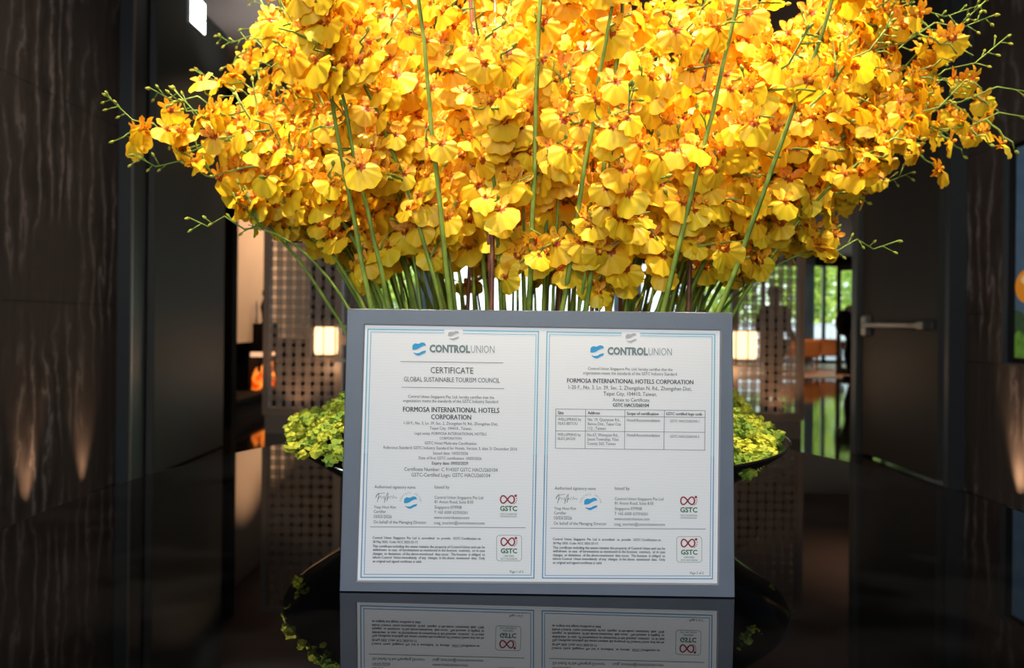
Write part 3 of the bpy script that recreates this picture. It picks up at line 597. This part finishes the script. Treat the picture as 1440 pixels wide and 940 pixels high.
def spray(B, T, label, group, bare_to, seed, nbr=9, dens=1.0, bare_tip=.1, sc=1.0, arch=.22, rise=.62, thick=.0036, keep=lambda p: True):
    global nblossom
    r = random.Random(seed)
    root = empty('orchid_spray', B, 0, label, 'flower spray', group)
    a = Vector((0, 0, 0)); c = T-B
    b = Vector((c.x*arch, c.y*arch, c.z*rise))
    n = 16; pts = [bez(a, b, c, i/n) + Vector((r.uniform(-1, 1), r.uniform(-1, 1), 0))*.004*(i/n) for i in range(n+1)]
    for i in range(n-3, n+1): pts[i] = pts[i] + Vector((0, 0, .008*(-1)**i))
    MB().tube(pts, [thick*(1-.72*i/n) for i in range(n+1)], 6).build('stem', M['stem'], root, True)
    out = Vector((c.x, c.y, 0)); out = out.normalized() if out.length > .02 else Vector((r.uniform(-1, 1), r.uniform(-1, 1), 0)).normalized()
    br = MB(); bu = MB()
    def budat(p, d, s_=.0032):
        q = p+d*s_*2.2; bu.tube([p, p+d*s_*1.1, q, q+d*s_*.9], [s_*.4, s_*.95, s_*.75, s_*.15], 5)
    def flower(p, d, s_):
        global nblossom
        wp = B+p
        if not keep(wp): return
        nrm = (wp-CENTRE); nrm.z = 0; nrm = nrm.normalized() if nrm.length > 1e-3 else out
        nrm = (nrm*.55 + Vector((0, -.55, 0)) + Vector((r.gauss(0, .55), r.gauss(0, .45), r.gauss(.12, .35)))).normalized()
        up = Vector((r.gauss(0, .3), r.gauss(0, .3), 1)); x = up.cross(nrm).normalized(); y = nrm.cross(x)
        S_ = s_*r.uniform(.78, 1.22)*sc
        m = Matrix(((x.x*S_, y.x*S_, nrm.x*S_, p.x), (x.y*S_, y.y*S_, nrm.y*S_, p.y), (x.z*S_, y.z*S_, nrm.z*S_, p.z), (0, 0, 0, 1)))
        o = inst('blossom', LIPS[r.randrange(4)], root, m)
        inst('sepals', SEPS[r.randrange(3)], o); nblossom += 1
    k0 = bare_to
    for i in range(nbr):
        t = k0+(.97-bare_tip-k0)*(i+.5*r.random())/nbr; p = bez(a, b, c, t); tan = (bez(a, b, c, min(1, t+.03))-bez(a, b, c, t-.03)).normalized()
        side = tan.cross(Vector((r.uniform(-1, 1), r.uniform(-1, 1), r.uniform(-.4, .4)))).normalized()*(1 if i % 2 else -1)
        d = (tan*.55+side*.8+out*.1+Vector((0, 0, .05))).normalized(); L_ = (.13*(1-t*.62))*r.uniform(.75, 1.25)
        bp = []; m_ = 5
        for q in range(m_+1):
            u = q/m_; bp.append(p+d*L_*u+Vector((0, 0, -.12*L_*u*u))+side.cross(tan)*.006*((-1)**q)*u)
        if not keep(B+bp[-1]): continue
        br.tube(bp, [.0021*(1-.45*q/m_) for q in range(m_+1)], 4)
        nf = max(2, int(L_/.021*dens))
        for q in range(nf):
            u = .15+.8*(q+r.random()*.5)/nf; pp = p+d*L_*u+Vector((0, 0, -.12*L_*u*u))
            off = Vector((r.gauss(0, 1), r.gauss(0, 1), r.gauss(0, 1))).normalized()*.014
            br.tube([pp, pp+off], [.0008, .0007], 3); flower(pp+off, d, 1)
        if r.random() < .5: budat(bp[-1], d)
    # along the outer axis: single blossoms, then buds on a zigzag tip
    for i in range(int(8*dens)):
        t = k0+.05+(.93-bare_tip-k0)*(i+r.random()*.6)/8
        p = bez(a, b, c, t); off = Vector((r.gauss(0, 1), r.gauss(0, 1), r.gauss(0, 1))).normalized()*.016
        br.tube([p, p+off], [.0009, .0007], 3); flower(p+off, out, .9)
    for i in range(5):
        t = 1-bare_tip*.9+bare_tip*.9*i/5; k = min(n, int(t*n)); p = pts[k].lerp(pts[min(n, k+1)], t*n-k if k < n else 0)
        d = ((c-b).normalized()*.7+Vector((r.uniform(-.5, .5), r.uniform(-.5, .5), (.8 if i % 2 else -.6)))).normalized()
        q = p+d*r.uniform(.008, .02); br.tube([p, q], [.0011, .0009], 4); budat(q, d, .0026)
    budat(pts[-1], (c-b).normalized(), .003)
    tag(br.build('flower_stalks', M['stem'], root, True), kind='stuff'); tag(bu.build('buds', M['bud'], root, True), kind='stuff')
    return root
def low_limit(p):
    """the bare zone under the canopy: no blossoms below it"""
    dx = p.x-BX; dy = p.y-BY; r = math.hypot(dx, dy)
    zl = .375 if r < .26 else .375+(r-.26)*(.50 if dx < 0 else .36)
    return p.z-TZ > zl + .015*math.sin(p.x*31)+.012*math.sin(p.y*27)
def base_pt(x, y):
    x *= .84; y *= .9; r = math.hypot(x, y); return Vector((BX+x, BY+y, TZ+min(.10+.4*max(0, .40-r), .18)))
# outer ring: long sprays reaching sideways (placed one by one from the photograph)
named = [
    ((-.27, -.05), (-.655, -.10, .575), 'lowest left orchid spray, its thick bare tip curling out at far left', .62),
    ((-.26, .02), (-.66, .02, .63), 'left orchid spray with a thin forked tip just above the curling one', .60),
    ((-.25, -.08), (-.60, -.16, .665), 'left orchid spray with a budded tip, second above the lowest left one', .60),
    ((-.24, .05), (-.62, .05, .76), 'upper left orchid spray pointing to the exit sign', .55),
    ((-.22, -.10), (-.60, .10, .84), 'left orchid spray whose tip crosses just below the exit sign', .5),
    ((-.28, -.12), (-.55, -.14, .47), 'thin low left orchid spray with bare tip in front of the lit wall', .72),
    ((.27, -.05), (.90, -.03, .685), 'long right orchid spray with tip leaving the picture edge, lower of the two', .60),
    ((.26, .03), (.93, .02, .745), 'long right orchid spray with tip leaving the picture edge, upper of the two', .58),
    ((.25, -.07), (.70, -.14, .80), 'upper right orchid spray with a straight budded tip against the dark wall', .5),
    ((.28, .0), (.60, -.05, .455), 'lowest right orchid spray with bare green tip before the right door', .72),
    ((.27, .06), (.70, .10, .60), 'right orchid spray with a thin curled tip above the lowest one', .58),
    ((.24, -.1), (.74, -.02, .86), 'high right orchid spray with large drooping end blossoms', .5),
]
for i, (b_, t_, lab, bare) in enumerate(named):
    B = base_pt(*b_); T = Vector((BX+t_[0], BY+t_[1], TZ+t_[2]))
    spray(B, T, lab, None, bare if abs(t_[2]) < .5 else .40, 100+i, nbr=11, dens=.85, bare_tip=.10 if t_[2] > .5 else .22, arch=.26, rise=1.12 if i in (5, 9) else 1.0, thick=.0034, keep=low_limit)
N_ = 66; made = 0
for i in range(N_):
    g = i*2.399963; rr = .05+.27*math.sqrt((i+.5)/N_)
    x, y = rr*math.cos(g), rr*math.sin(g)*.86
    # spread outwards: inner ones stand up, outer ones lean; wider sideways than in depth
    k = rr/.32; lx = x*(1.3+(1.15 if x < 0 else 1.6)*k*R.uniform(.5, 1.1)) ; ly = y*(1.15+.55*k*R.uniform(.4, 1.1))
    zt = (1.12-.42*k**1.6*R.uniform(.6, 1.3)) + R.uniform(-.14, .06)
    B = base_pt(x, y); T = Vector((BX+lx+R.uniform(-.04, .04), BY+ly+R.uniform(-.04, .04), TZ+zt))
    dx = lx
    if dx < -.28: lab, gp = 'yellow orchid spray among those leaning left in the dense flower mass', 'orchid sprays leaning left'
    elif dx > .28: lab, gp = 'yellow orchid spray among those leaning right in the dense flower mass', 'orchid sprays leaning right'
    elif y < 0: lab, gp = 'yellow orchid spray standing in the front middle of the flower mass', 'front middle orchid sprays'
    else: lab, gp = 'yellow orchid spray standing in the rear middle, mostly behind other sprays', 'rear middle orchid sprays'
    spray(B, T, lab, gp, .30, 300+i, nbr=12, dens=1.1, bare_tip=.05, arch=.3, rise=.68, sc=1.12, thick=R.uniform(.0032, .0045), keep=low_limit)
for i in range(26):      # upper shoulders, fuller on the right
    right = i % 5 < 3; az = R.uniform(-.5, .9); rr = R.uniform(.16, .29)
    x, y = (1 if right else -1)*rr*math.cos(az), rr*math.sin(az)*.8
    T = Vector((BX+(R.uniform(.36, .84) if right else -R.uniform(.30, .60)), BY+y*1.3+R.uniform(-.1, .1), TZ+R.uniform(.74, 1.08)))
    sd = 'right' if right else 'left'
    spray(base_pt(x, y), T, 'tall yellow orchid spray forming the upper %s shoulder of the arrangement' % sd, 'upper %s shoulder sprays' % sd, .38, 900+i, nbr=11, dens=1.05, bare_tip=.07, arch=.3, rise=.66, sc=1.08, keep=low_limit)
for i, (x, tx, tz) in enumerate([(-.24, -.34, 1.0), (-.13, -.20, 1.1), (-.03, .0, 1.15), (.05, .13, 1.12), (.15, .30, 1.05), (.21, .42, .95), (.0, .10, .9), (-.2, -.30, .8)]):
    spray(base_pt(x, -.27), Vector((BX+tx, BY-.40, TZ+tz)), 'tall orchid stem rising bare in front of the flower mass', 'bare front stems', .72, 600+i, nbr=6, dens=.9, bare_tip=.05, arch=.55, rise=.5, thick=.0046, sc=1.15, keep=low_limit)
# mid-height skirt of short sprays at the rim so that the lower edge of the mass is full
for i in range(22):
    az = 2*math.pi*i/22+R.uniform(-.1, .1); rr = R.uniform(.24, .31); x, y = rr*math.cos(az), rr*math.sin(az)*.9
    ex = R.uniform(1.45, 1.9); T = Vector((BX+x*ex, BY+y*min(ex, 1.4), TZ+R.uniform(.52, .66)))
    side = 'left' if x < 0 else 'right'
    spray(base_pt(x, y), T, 'short yellow orchid spray filling the lower %s edge of the flower mass' % side, 'short sprays at the lower %s edge' % side, .52, 700+i, nbr=8, dens=1.1, bare_tip=.06, arch=.2, rise=.95, thick=.003, sc=1.1, keep=low_limit)
# reddish canes
for i, (x, y, dx, dz) in enumerate([(-.085, -.30, -.0, .62), (-.075, -.28, -.16, .95), (.255, -.22, .05, .70), (-.14, -.1, .03, .5), (.03, -.22, .02, .48), (.17, .0, .02, .6), (.10, -.12, .0, .5)]):
    B = base_pt(x, y); o = empty('cane', B, 0, 'thin red-brown cane standing among the green orchid stems' if i not in (1, 2) else ('red-brown cane bending up and left across the upper flowers' if i == 1 else 'rightmost red-brown cane, rising in front of the stems'), 'cane', 'red-brown canes' if i not in (1, 2) else None)
    MB().tube([(0, 0, 0), (dx*.1, 0, dz*.35), (dx*.3, 0, dz*.7), (dx, 0, dz)], [.0036, .0034, .003, .002], 7).build('cane_shaft', M['redstem'], o, True)
print('blossoms', nblossom)

# ================================================================ LATTICE SCREENS
def lattice(x0, x1, y, top, label, p=.0865, base_h=.17, ny=None, z0=.17):
    s = empty('lattice_screen', (x0, y, 0), 0, label, 'screen'); w_ = x1-x0; st = .055
    MB().box(0, st, -.03, .03, base_h, top).build('stile', M['screen'], s); MB().box(w_-st, w_, -.03, .03, base_h, top).build('stile', M['screen'], s)
    MB().box(st, w_-st, -.03, .03, base_h, base_h+.07).build('rail', M['screen'], s); MB().box(st, w_-st, -.03, .03, top-.06, top).build('rail', M['screen'], s)
    MB().box(.03, w_-.03, -.05, .05, 0, base_h).build('plinth', M['plinth'], s)
    n = max(1, round((w_-2*st)/p)); q = (w_-2*st)/n
    vz = MB().box(-.0068, .0068, -.012, .012, base_h+.07, top-.06, M['screen']).mesh('slat')
    for i in range(n+1):
        for sg in (-1, 1):
            x = st+i*q+sg*.0142
            if st+.004 < x < w_-st-.004: inst('slat', vz, s, Matrix.Translation((x, 0, 0)))
    hz = MB().box(st, w_-st, -.010, .010, -.0068, .0068, M['screen']).mesh('slat')
    m = int((top-.06-base_h-.07)/q)
    for i in range(1, m+1):
        for sg in (-1, 1): inst('slat', hz, s, Matrix.Translation((0, 0, base_h+.07+i*q+sg*.0142)))
    return s
LS = 7.4
lattice(-2.345, -1.60, LS, 3.2, 'tall bronze lattice screen left of the frame with a glowing lamp on its edge')
lattice(2.07, 2.76, LS, 3.2, 'tall bronze lattice screen right of the frame with a glowing lamp on its edge')
lattice(-2.95, -2.42, 13.2, 2.9, 'brown lattice panel far behind, glimpsed left between the stems')
lattice(2.6, 3.25, 13.2, 2.9, 'brown lattice panel far behind, glimpsed right between the stems')
def wall_lamp(cx, y, label, sg):
    l = empty('lamp', (cx, y, 0), 0, label, 'lamp'); z0, z1 = .74, 1.01; hw = .108
    f = MB()
    f.box(-hw, hw, -hw, hw, z1, z1+.008).box(-hw, hw, -hw, hw, .690, .698)
    for a in (-1, 1):
        for b in (-1, 1): f.box(a*hw-.005, a*hw+.005, b*hw-.005, b*hw+.005, .690, z1)
    f.box(-.005, .005, -hw-.005, -hw+.003, .690, z1); f.build('lamp_frame', M['lampmetal'], l)
    s = MB(); n = 28; prof = [(.755, .93), (.80, 1.0), (.96, 1.0), (1.005, .95)]
    vs = []
    for z, k in prof:
        for j in range(n):
            t = 2*math.pi*j/n; e = .35; x = math.copysign(abs(math.cos(t))**e, math.cos(t)); yy = math.copysign(abs(math.sin(t))**e, math.sin(t)); vs.append((x*(hw-.012)*k, yy*(hw-.012)*k, z))
    s.add(vs, [(i*n+j, i*n+(j+1) % n, (i+1)*n+(j+1) % n, (i+1)*n+j) for i in range(3) for j in range(n)]+[tuple(range(n-1, -1, -1)), tuple(range(3*n, 4*n))]); s.build('lamp_shade', M['shade'], l, True)
    for z in (.696, z1+.004): MB().box(*sorted((sg*(hw-.01), sg*(hw+.07))), -.01, .01, z-.012, z+.012).build('bracket', M['steel'], l)
    MB().box(*sorted((sg*(hw-.02), sg*(hw+.07))), .05, .17, .84, .93).build('wall_plate', M['lampmetal'], l)
    light('lamp_bulb', 'POINT', (cx, y-.02, .62), 2.5, (1, .6, .33), shadow_soft_size=.05)
wall_lamp(-1.715, LS-.17, 'glowing square lamp on the left lattice screen, left of the frame', 1)
wall_lamp(2.15, LS-.17, 'glowing square lamp on the right lattice screen, right of the frame', -1)
for x, lab in ((-2.0, 'small floor spotlight under the left lattice screen'), (2.5, 'small floor spotlight under the right lattice screen')):
    MBo = MB().lathe([(0, 0), (.03, 0), (.03, .02), (0, .02)], 16).build('floor_spotlight', M['tablemetal'], None, False, (x, LS-.2, .001)); tag(MBo, lab, 'light')
    light('floor_spot', 'SPOT', (x, LS-.22, .05), 22, (1, .55, .3), (RAD(172), 0, 0), spot_size=RAD(80), spot_blend=.8, shadow_soft_size=.02)

# ================================================================ EXIT SIGN
ex = empty('exit_sign', (-2.19, 5.27, 3.07), 0, 'lit white exit sign with a green arrow hanging at upper left', 'sign')
MB().box(-.022, .0, 0, .26, 0, .225, bev=.003).build('sign_body', M['exitb'], ex)
MB().box(.0, .003, .008, .252, .008, .217).build('sign_face', M['exit'], ex)
MB().box(-.016, -.006, .06, .07, .225, .38).box(-.016, -.006, .19, .20, .225, .38).build('hanger_rod', M['exitb'], ex)
a = MB()
def ypoly(pts, x=.0042): a.add([(x, p, q) for p, q in pts], [tuple(range(len(pts)))])
ypoly([(.10, .135), (.10, .12), (.24, .115), (.24, .13)]); ypoly([(.085, .128), (.125, .155), (.125, .10)]); ypoly([(.20, .13), (.24, .09), (.25, .10), (.215, .14)])
a.build('green_arrow', M['exitg'], ex)
light('sign_glow', 'AREA', (-2.13, 5.43, 3.18), 5, (.92, 1, .96), (0, RAD(-90), 0), size=.2)

# ================================================================ STONE WALL UPLIGHTS
for x, y, sg, e, lab in [(-2.49, 4.12, -1, 26, 'floor uplight at the left stone wall, nearer one'), (-2.49, 4.66, -1, 20, 'floor uplight at the left stone wall, farther one'), (2.91, 4.56, 1, 60, 'floor uplight at the right stone wall under the display')]:
    u = tag(MB().lathe([(0, 0), (.035, 0), (.035, .012), (.025, .012), (.02, .008), (0, .008)], 20).build('floor_uplight', M['steel'], None, False, (x, y, 0)), lab, 'light')
    l = light('uplight', 'SPOT', (x, y, .03), e, (1, .62, .38), spot_size=RAD(44), spot_blend=1.0, shadow_soft_size=.03); aim(l, (x+sg*.16, y, 1.2))

# ================================================================ DISPLAY ON THE RIGHT WALL
dp = empty('display_screen', (2.97, DY0, DZ0), 0, 'large dark-framed display with a blue picture of fruit and greens on the right wall', 'screen')
W_, Hh = DY1-DY0, DZ1-DZ0
MB().box(.02, .06, 0, W_, 0, Hh).build('bezel', M['screenglass'], dp)
MB().box(-.012, .02, W_-.012, W_, 0, Hh).box(-.012, .02, 0, .012, 0, Hh).box(-.012, .02, 0, W_, 0, .012).box(-.012, .02, 0, W_, Hh-.012, Hh).build('metal_edge', M['casing'], dp)
MB().box(.016, .02, .06, W_-.085, .045, Hh-.045).build('picture', M['pic'], dp)
def flatyz(name, pts, mat, d=.0155):
    m_ = MB(); m_.add([(d, p, q) for p, q in pts], [tuple(range(len(pts)))]); return m_.build(name, mat, dp)
def oval(cy, cz, ry, rz, n=28, wob=0): return [(cy+ry*(1+wob*math.sin(7*t))*math.cos(t), cz+rz*(1+wob*math.cos(9*t))*math.sin(t)) for t in [2*math.pi*i/n for i in range(n)]]
flatyz('orange_fruit', oval(W_-.20, .465, .115, .100), M['picorange']); flatyz('fruit_highlight', oval(W_-.17, .505, .03, .025, 16), M['pichigh'], .0150)
flatyz('dark_leaf', [(W_-.086, .33), (W_-.14, .32), (W_-.28, .22), (W_-.40, .12), (W_-.42, .06), (W_-.086, .06)], M['picdark'], .0152)
flatyz('salad_leaves', [(W_-.086, .18), (W_-.12, .21), (W_-.17, .18), (W_-.21, .20), (W_-.27, .15), (W_-.36, .17), (W_-.50, .12), (W_-.55, .046), (W_-.086, .046)], M['picgreen'], .0148)

# ================================================================ LOUNGE FURNITURE AND FAR THINGS
def armchair(x, y, rz, label):
    c = empty('armchair', (x, y, .013), rz, label, 'chair', None)
    MB().box(-.33, .33, -.32, .32, .30, .44, bev=.03).build('seat', M['cush'], c); MB().box(-.35, .35, .24, .34, .30, .72, bev=.03).build('backrest', M['cush'], c)
    for s_ in (-1, 1): MB().box(s_*.35-.035, s_*.35+.035, -.32, .30, .44, .64, bev=.015).build('armrest', M['cush'], c)
    for a_ in (-1, 1):
        for b_ in (-1, 1): MB().tube([(a_*.30, b_*.28, 0), (a_*.30, b_*.28, .31)], [.016, .022], 8).build('leg', M['wood'], c)
armchair(6.85, 18.6, RAD(185), 'orange upholstered armchair with its back to the right lattice screen')
armchair(7.9, 19.6, RAD(150), 'orange upholstered armchair near the open glass door, farther one')
def low_table(x, y, label, r=.35, h=.62):
    t = empty('side_table', (x, y, .013), 0, label, 'table'); MB().lathe([(0, h-.03), (r, h-.03), (r, h), (0, h)], 28).build('tabletop', M['wood'], t)
    MB().lathe([(0, 0), (.2, 0), (.2, .02), (.03, .04), (.03, h-.03), (0, h-.03)], 16).build('table_base', M['tablemetal'], t)
low_table(6.0, 17.6, 'round wooden side table beside the nearer orange armchair', .32, .95); low_table(8.1, 18.3, 'round wooden side table between window and orange armchairs', .4, .7)
gd = empty('door_3', (7.05, 17.0, .013), RAD(-32), 'open glass door with black frame in the lounge', kind='structure')
MB().box(0, .09, -.025, .025, 0, 2.38).box(.91, 1.0, -.025, .025, 0, 2.38).box(.09, .91, -.025, .025, 2.24, 2.38).box(.09, .91, -.025, .025, 0, .14).build('door_frame', M['blackframe'], gd)
MB().box(.09, .91, -.004, .004, .14, 2.24).build('door_pane', M['glass'], gd)
def curtain(x0, x1, y, z1, label, mat='curtain'):
    n = 40; mb = MB(); vs = []
    for i in range(n+1):
        x = x0+(x1-x0)*i/n; yy = y+.04*math.sin(i*1.9)
        vs += [(x, yy, .03), (x, yy, z1)]
    vs += [(v[0], v[1]+.004, v[2]) for v in vs]; k = 2*(n+1)
    fs = [(2*i, 2*i+2, 2*i+3, 2*i+1) for i in range(n)]+[(k+2*i, k+2*i+1, k+2*i+3, k+2*i+2) for i in range(n)]
    mb.add(vs, fs); tag(mb.build('curtain', M[mat], None, True), label, 'curtain')
curtain(-2.65, -1.95, 21.3, 2.95, 'pale blue-grey curtain left of the bright window behind the stems')
curtain(2.75, 3.5, 21.3, 2.95, 'pale blue-grey curtain right of the bright window behind the stems')
curtain(8.05, 8.3, 21.5, 2.95, 'narrow grey-green curtain at the window beside the right lattice screen')
# dark cabinet with fireplace
cb = empty('cabinet', (-3.75, 8.05, 0), 0, 'low dark cabinet under the lit wall, left of the lattice screen', 'cabinet')
MB().box(0, .85, 0, 2.6, 0, .19).build('cabinet_body', M['blackmatt'], cb); MB().box(-.02, .88, -.02, 2.62, .19, .22).build('cabinet_top', M['blackmatt'], cb)
fp = empty('fireplace', (-3.00, 9.35, .22), 0, 'small glass-fronted fireplace burning with orange flames beside the lattice screen', 'fireplace')
MB().box(-.35, .05, 0, .55, .46, .80).build('hood', M['blackmatt'], fp); MB().box(-.35, -.14, 0, .55, 0, .46).build('back_panel', M['black'], fp)
MB().box(-.13, .02, .02, .5, .40, .455).build('glow_strip', M['glow'], fp)
rf = random.Random(4)
for i in range(9):
    x, y, h_ = rf.uniform(-.11, .02), .04+i*.05, rf.uniform(.2, .37)
    MB().tube([(x, y, .0), (x+.01, y+.01, h_*.35), (x-.01, y, h_*.7), (x+.01, y+.01, h_)], [.035, .045, .025, .003], 7).build('flame', M['flame'], fp, True)
light('fire_light', 'POINT', (-2.9, 9.6, .62), 3, (1, .35, .1), shadow_soft_size=.1)
st = tag(MB().lathe([(0, 0), (.05, 0), (.035, .02), (.045, .12), (.06, .2), (.035, .28), (.02, .31), (.04, .35), (.035, .4), (0, .42)], 16).build('figurine', M['black'], None, True, (-2.98, 9.45, 1.02)), 'small dark figurine on the fireplace hood', 'figurine')
for (x, y, z) in [(5.5, 17.5, 3.0), (6.7, 20.8, 3.0), (-5.5, 12.0, CZ), (3.5, 11, CZ), (-2.2, 10.5, CZ), (.05, 1.5, CZ), (-.75, .35, CZ), (.9, .4, CZ)]:
    c = empty('downlight', (x, y, z-.02), 0, 'small round recessed ceiling downlight', 'light', 'recessed ceiling downlights')
    MB().lathe([(.035, 0), (.055, 0), (.055, .02), (.035, .02)], 20).build('trim_ring', M['casing'], c); MB().lathe([(0, .012), (.035, .012)], 20).build('lens', M['lampdisc'], c)

# ================================================================ PEOPLE (far behind, out of focus)
def skin(name, verts, edges, rad, mat, parent, root=0, lev=2):
    me = bpy.data.meshes.new(name); me.from_pydata([Vector(v) for v in verts], edges, []); me.materials.append(mat)
    o = bpy.data.objects.new(name, me); COL.objects.link(o); o.parent = parent
    sk = o.modifiers.new('skin', 'SKIN'); sk.use_smooth_shade = True
    for i, v in enumerate(me.skin_vertices[0].data):
        v.radius = rad[i] if hasattr(rad[i], '__len__') else (rad[i], rad[i]); v.use_root = (i == root)
    s = o.modifiers.new('sub', 'SUBSURF'); s.levels = lev; s.render_levels = lev
    return o
def person(x, y, rz, h, label, top, legs, z=0, step=.10, hold=True):
    p = empty('person', (x, y, z), rz, label, 'person'); k = h/1.75; X = lambda a, b, c: (a*k, b*k, c*k)
    v = [X(0, 0, .95), X(0, 0, 1.15), X(0, .0, 1.36), X(0, 0, 1.48), X(0, -.01, 1.57), X(0, -.015, 1.66), X(0, 0, 1.74),
         X(-.10, 0, .90), X(-.11, -step, .50), X(-.11, step*.2, .09), X(-.11, -.14, .03), X(.10, 0, .90), X(.11, step, .50), X(.11, step*1.3, .09), X(.11, step*1.3-.15, .03),
         X(-.19, 0, 1.41), X(-.24, .02, 1.14), X(-.17, -.20, 1.04), X(-.12, -.27, 1.05), X(.19, 0, 1.41), X(.24, .02, 1.14), X(.20, -.18, 1.00), X(.17, -.25, .98)]
    e = [(0, 1), (1, 2), (2, 3), (3, 4), (4, 5), (5, 6), (0, 7), (7, 8), (8, 9), (9, 10), (0, 11), (11, 12), (12, 13), (13, 14), (2, 15), (15, 16), (16, 17), (17, 18), (2, 19), (19, 20), (20, 21), (21, 22)]
    r = [(.15, .10), (.13, .09), (.15, .10), .055, .07, (.085, .10), .05, .085, .055, .04, .035, .085, .055, .04, .035, .06, .042, .034, .028, .06, .042, .034, .028]
    r = [(a[0]*k, a[1]*k) if hasattr(a, '__len__') else a*k for a in r]
    skin('body', v, e, r, M['skin'], p)
    tv = [v[i] for i in (0, 1, 2, 3, 15, 16, 17, 19, 20, 21)]; te = [(0, 1), (1, 2), (2, 3), (2, 4), (4, 5), (5, 6), (2, 7), (7, 8), (8, 9)]
    skin('shirt', tv, te, [(a[0]+.02, a[1]+.02) if hasattr(a, '__len__') else a+.015 for a in [r[i] for i in (0, 1, 2, 3, 15, 16, 17, 19, 20, 21)]], M[top], p)
    ids = (0, 7, 8, 9, 11, 12, 13); lv = [v[i] for i in ids]; le = [(0, 1), (1, 2), (2, 3), (0, 4), (4, 5), (5, 6)]
    skin('trousers', lv, le, [(a[0]+.018, a[1]+.018) if hasattr(a, '__len__') else a+.018 for a in [r[i] for i in ids]], M[legs], p)
    hb = MB().blob(X(0, .02, 1.68), (.098*k, .112*k, .105*k), None, 14, 10).build('hair', M['hair'], p, True)
    MB().blob(X(0, -.105, 1.635), (.014*k, .02*k, .02*k), None, 8, 6).build('nose', M['skin'], p, True)
    for s_ in (-1, 1):
        MB().blob(X(s_*.035, -.098, 1.66), (.011*k, .006*k, .008*k), None, 6, 4).build('eye', M['hair'], p, True)
        MB().box(s_*.11*k-.045*k, s_*.11*k+.045*k, (-.19 if s_ < 0 else step*1.3-.19)*k, (.05 if s_ < 0 else step*1.3+.05)*k, 0, .08*k, bev=.015).build('shoe', M['blackcloth'], p)
    return p
p1 = person(6.72, 15.3, RAD(-65), 1.74, 'person in black with a black bag standing by the open glass door', 'blackcloth', 'blackcloth')
bgp = tag(MB().blob((0, 0, 0), (.17, .13, .25), None, 12, 8).build('shoulder_bag', M['bag'], None, True, (6.36, 15.0, 1.12)), 'rounded black bag hanging at the person in the far doorway', 'bag')
person(3.42, 10.2, RAD(15), 1.56, 'person in black seen through the right lattice screen', 'blackcloth', 'blackcloth')
person(1.98, 12.4, RAD(20), 1.52, 'person in black behind the stems, right of the bright window', 'blackcloth', 'blackcloth')
person(-1.22, 14.6, RAD(-20), 1.60, 'dark-haired person behind the stems at the left of the bright window', 'whitecloth', 'blackcloth')
person(-1.02, 16.8, RAD(60), 1.42, 'shorter dark-haired person just right of the other one in the window', 'blackcloth', 'blackcloth')
person(-3.45, 12.6, RAD(60), 1.45, 'person in rust clothing behind the left lattice screen', 'redcloth', 'blackcloth')
person(-3.0, 14.2, RAD(-80), 1.5, 'person in white clothing behind the left lattice screen', 'whitecloth', 'blackcloth')
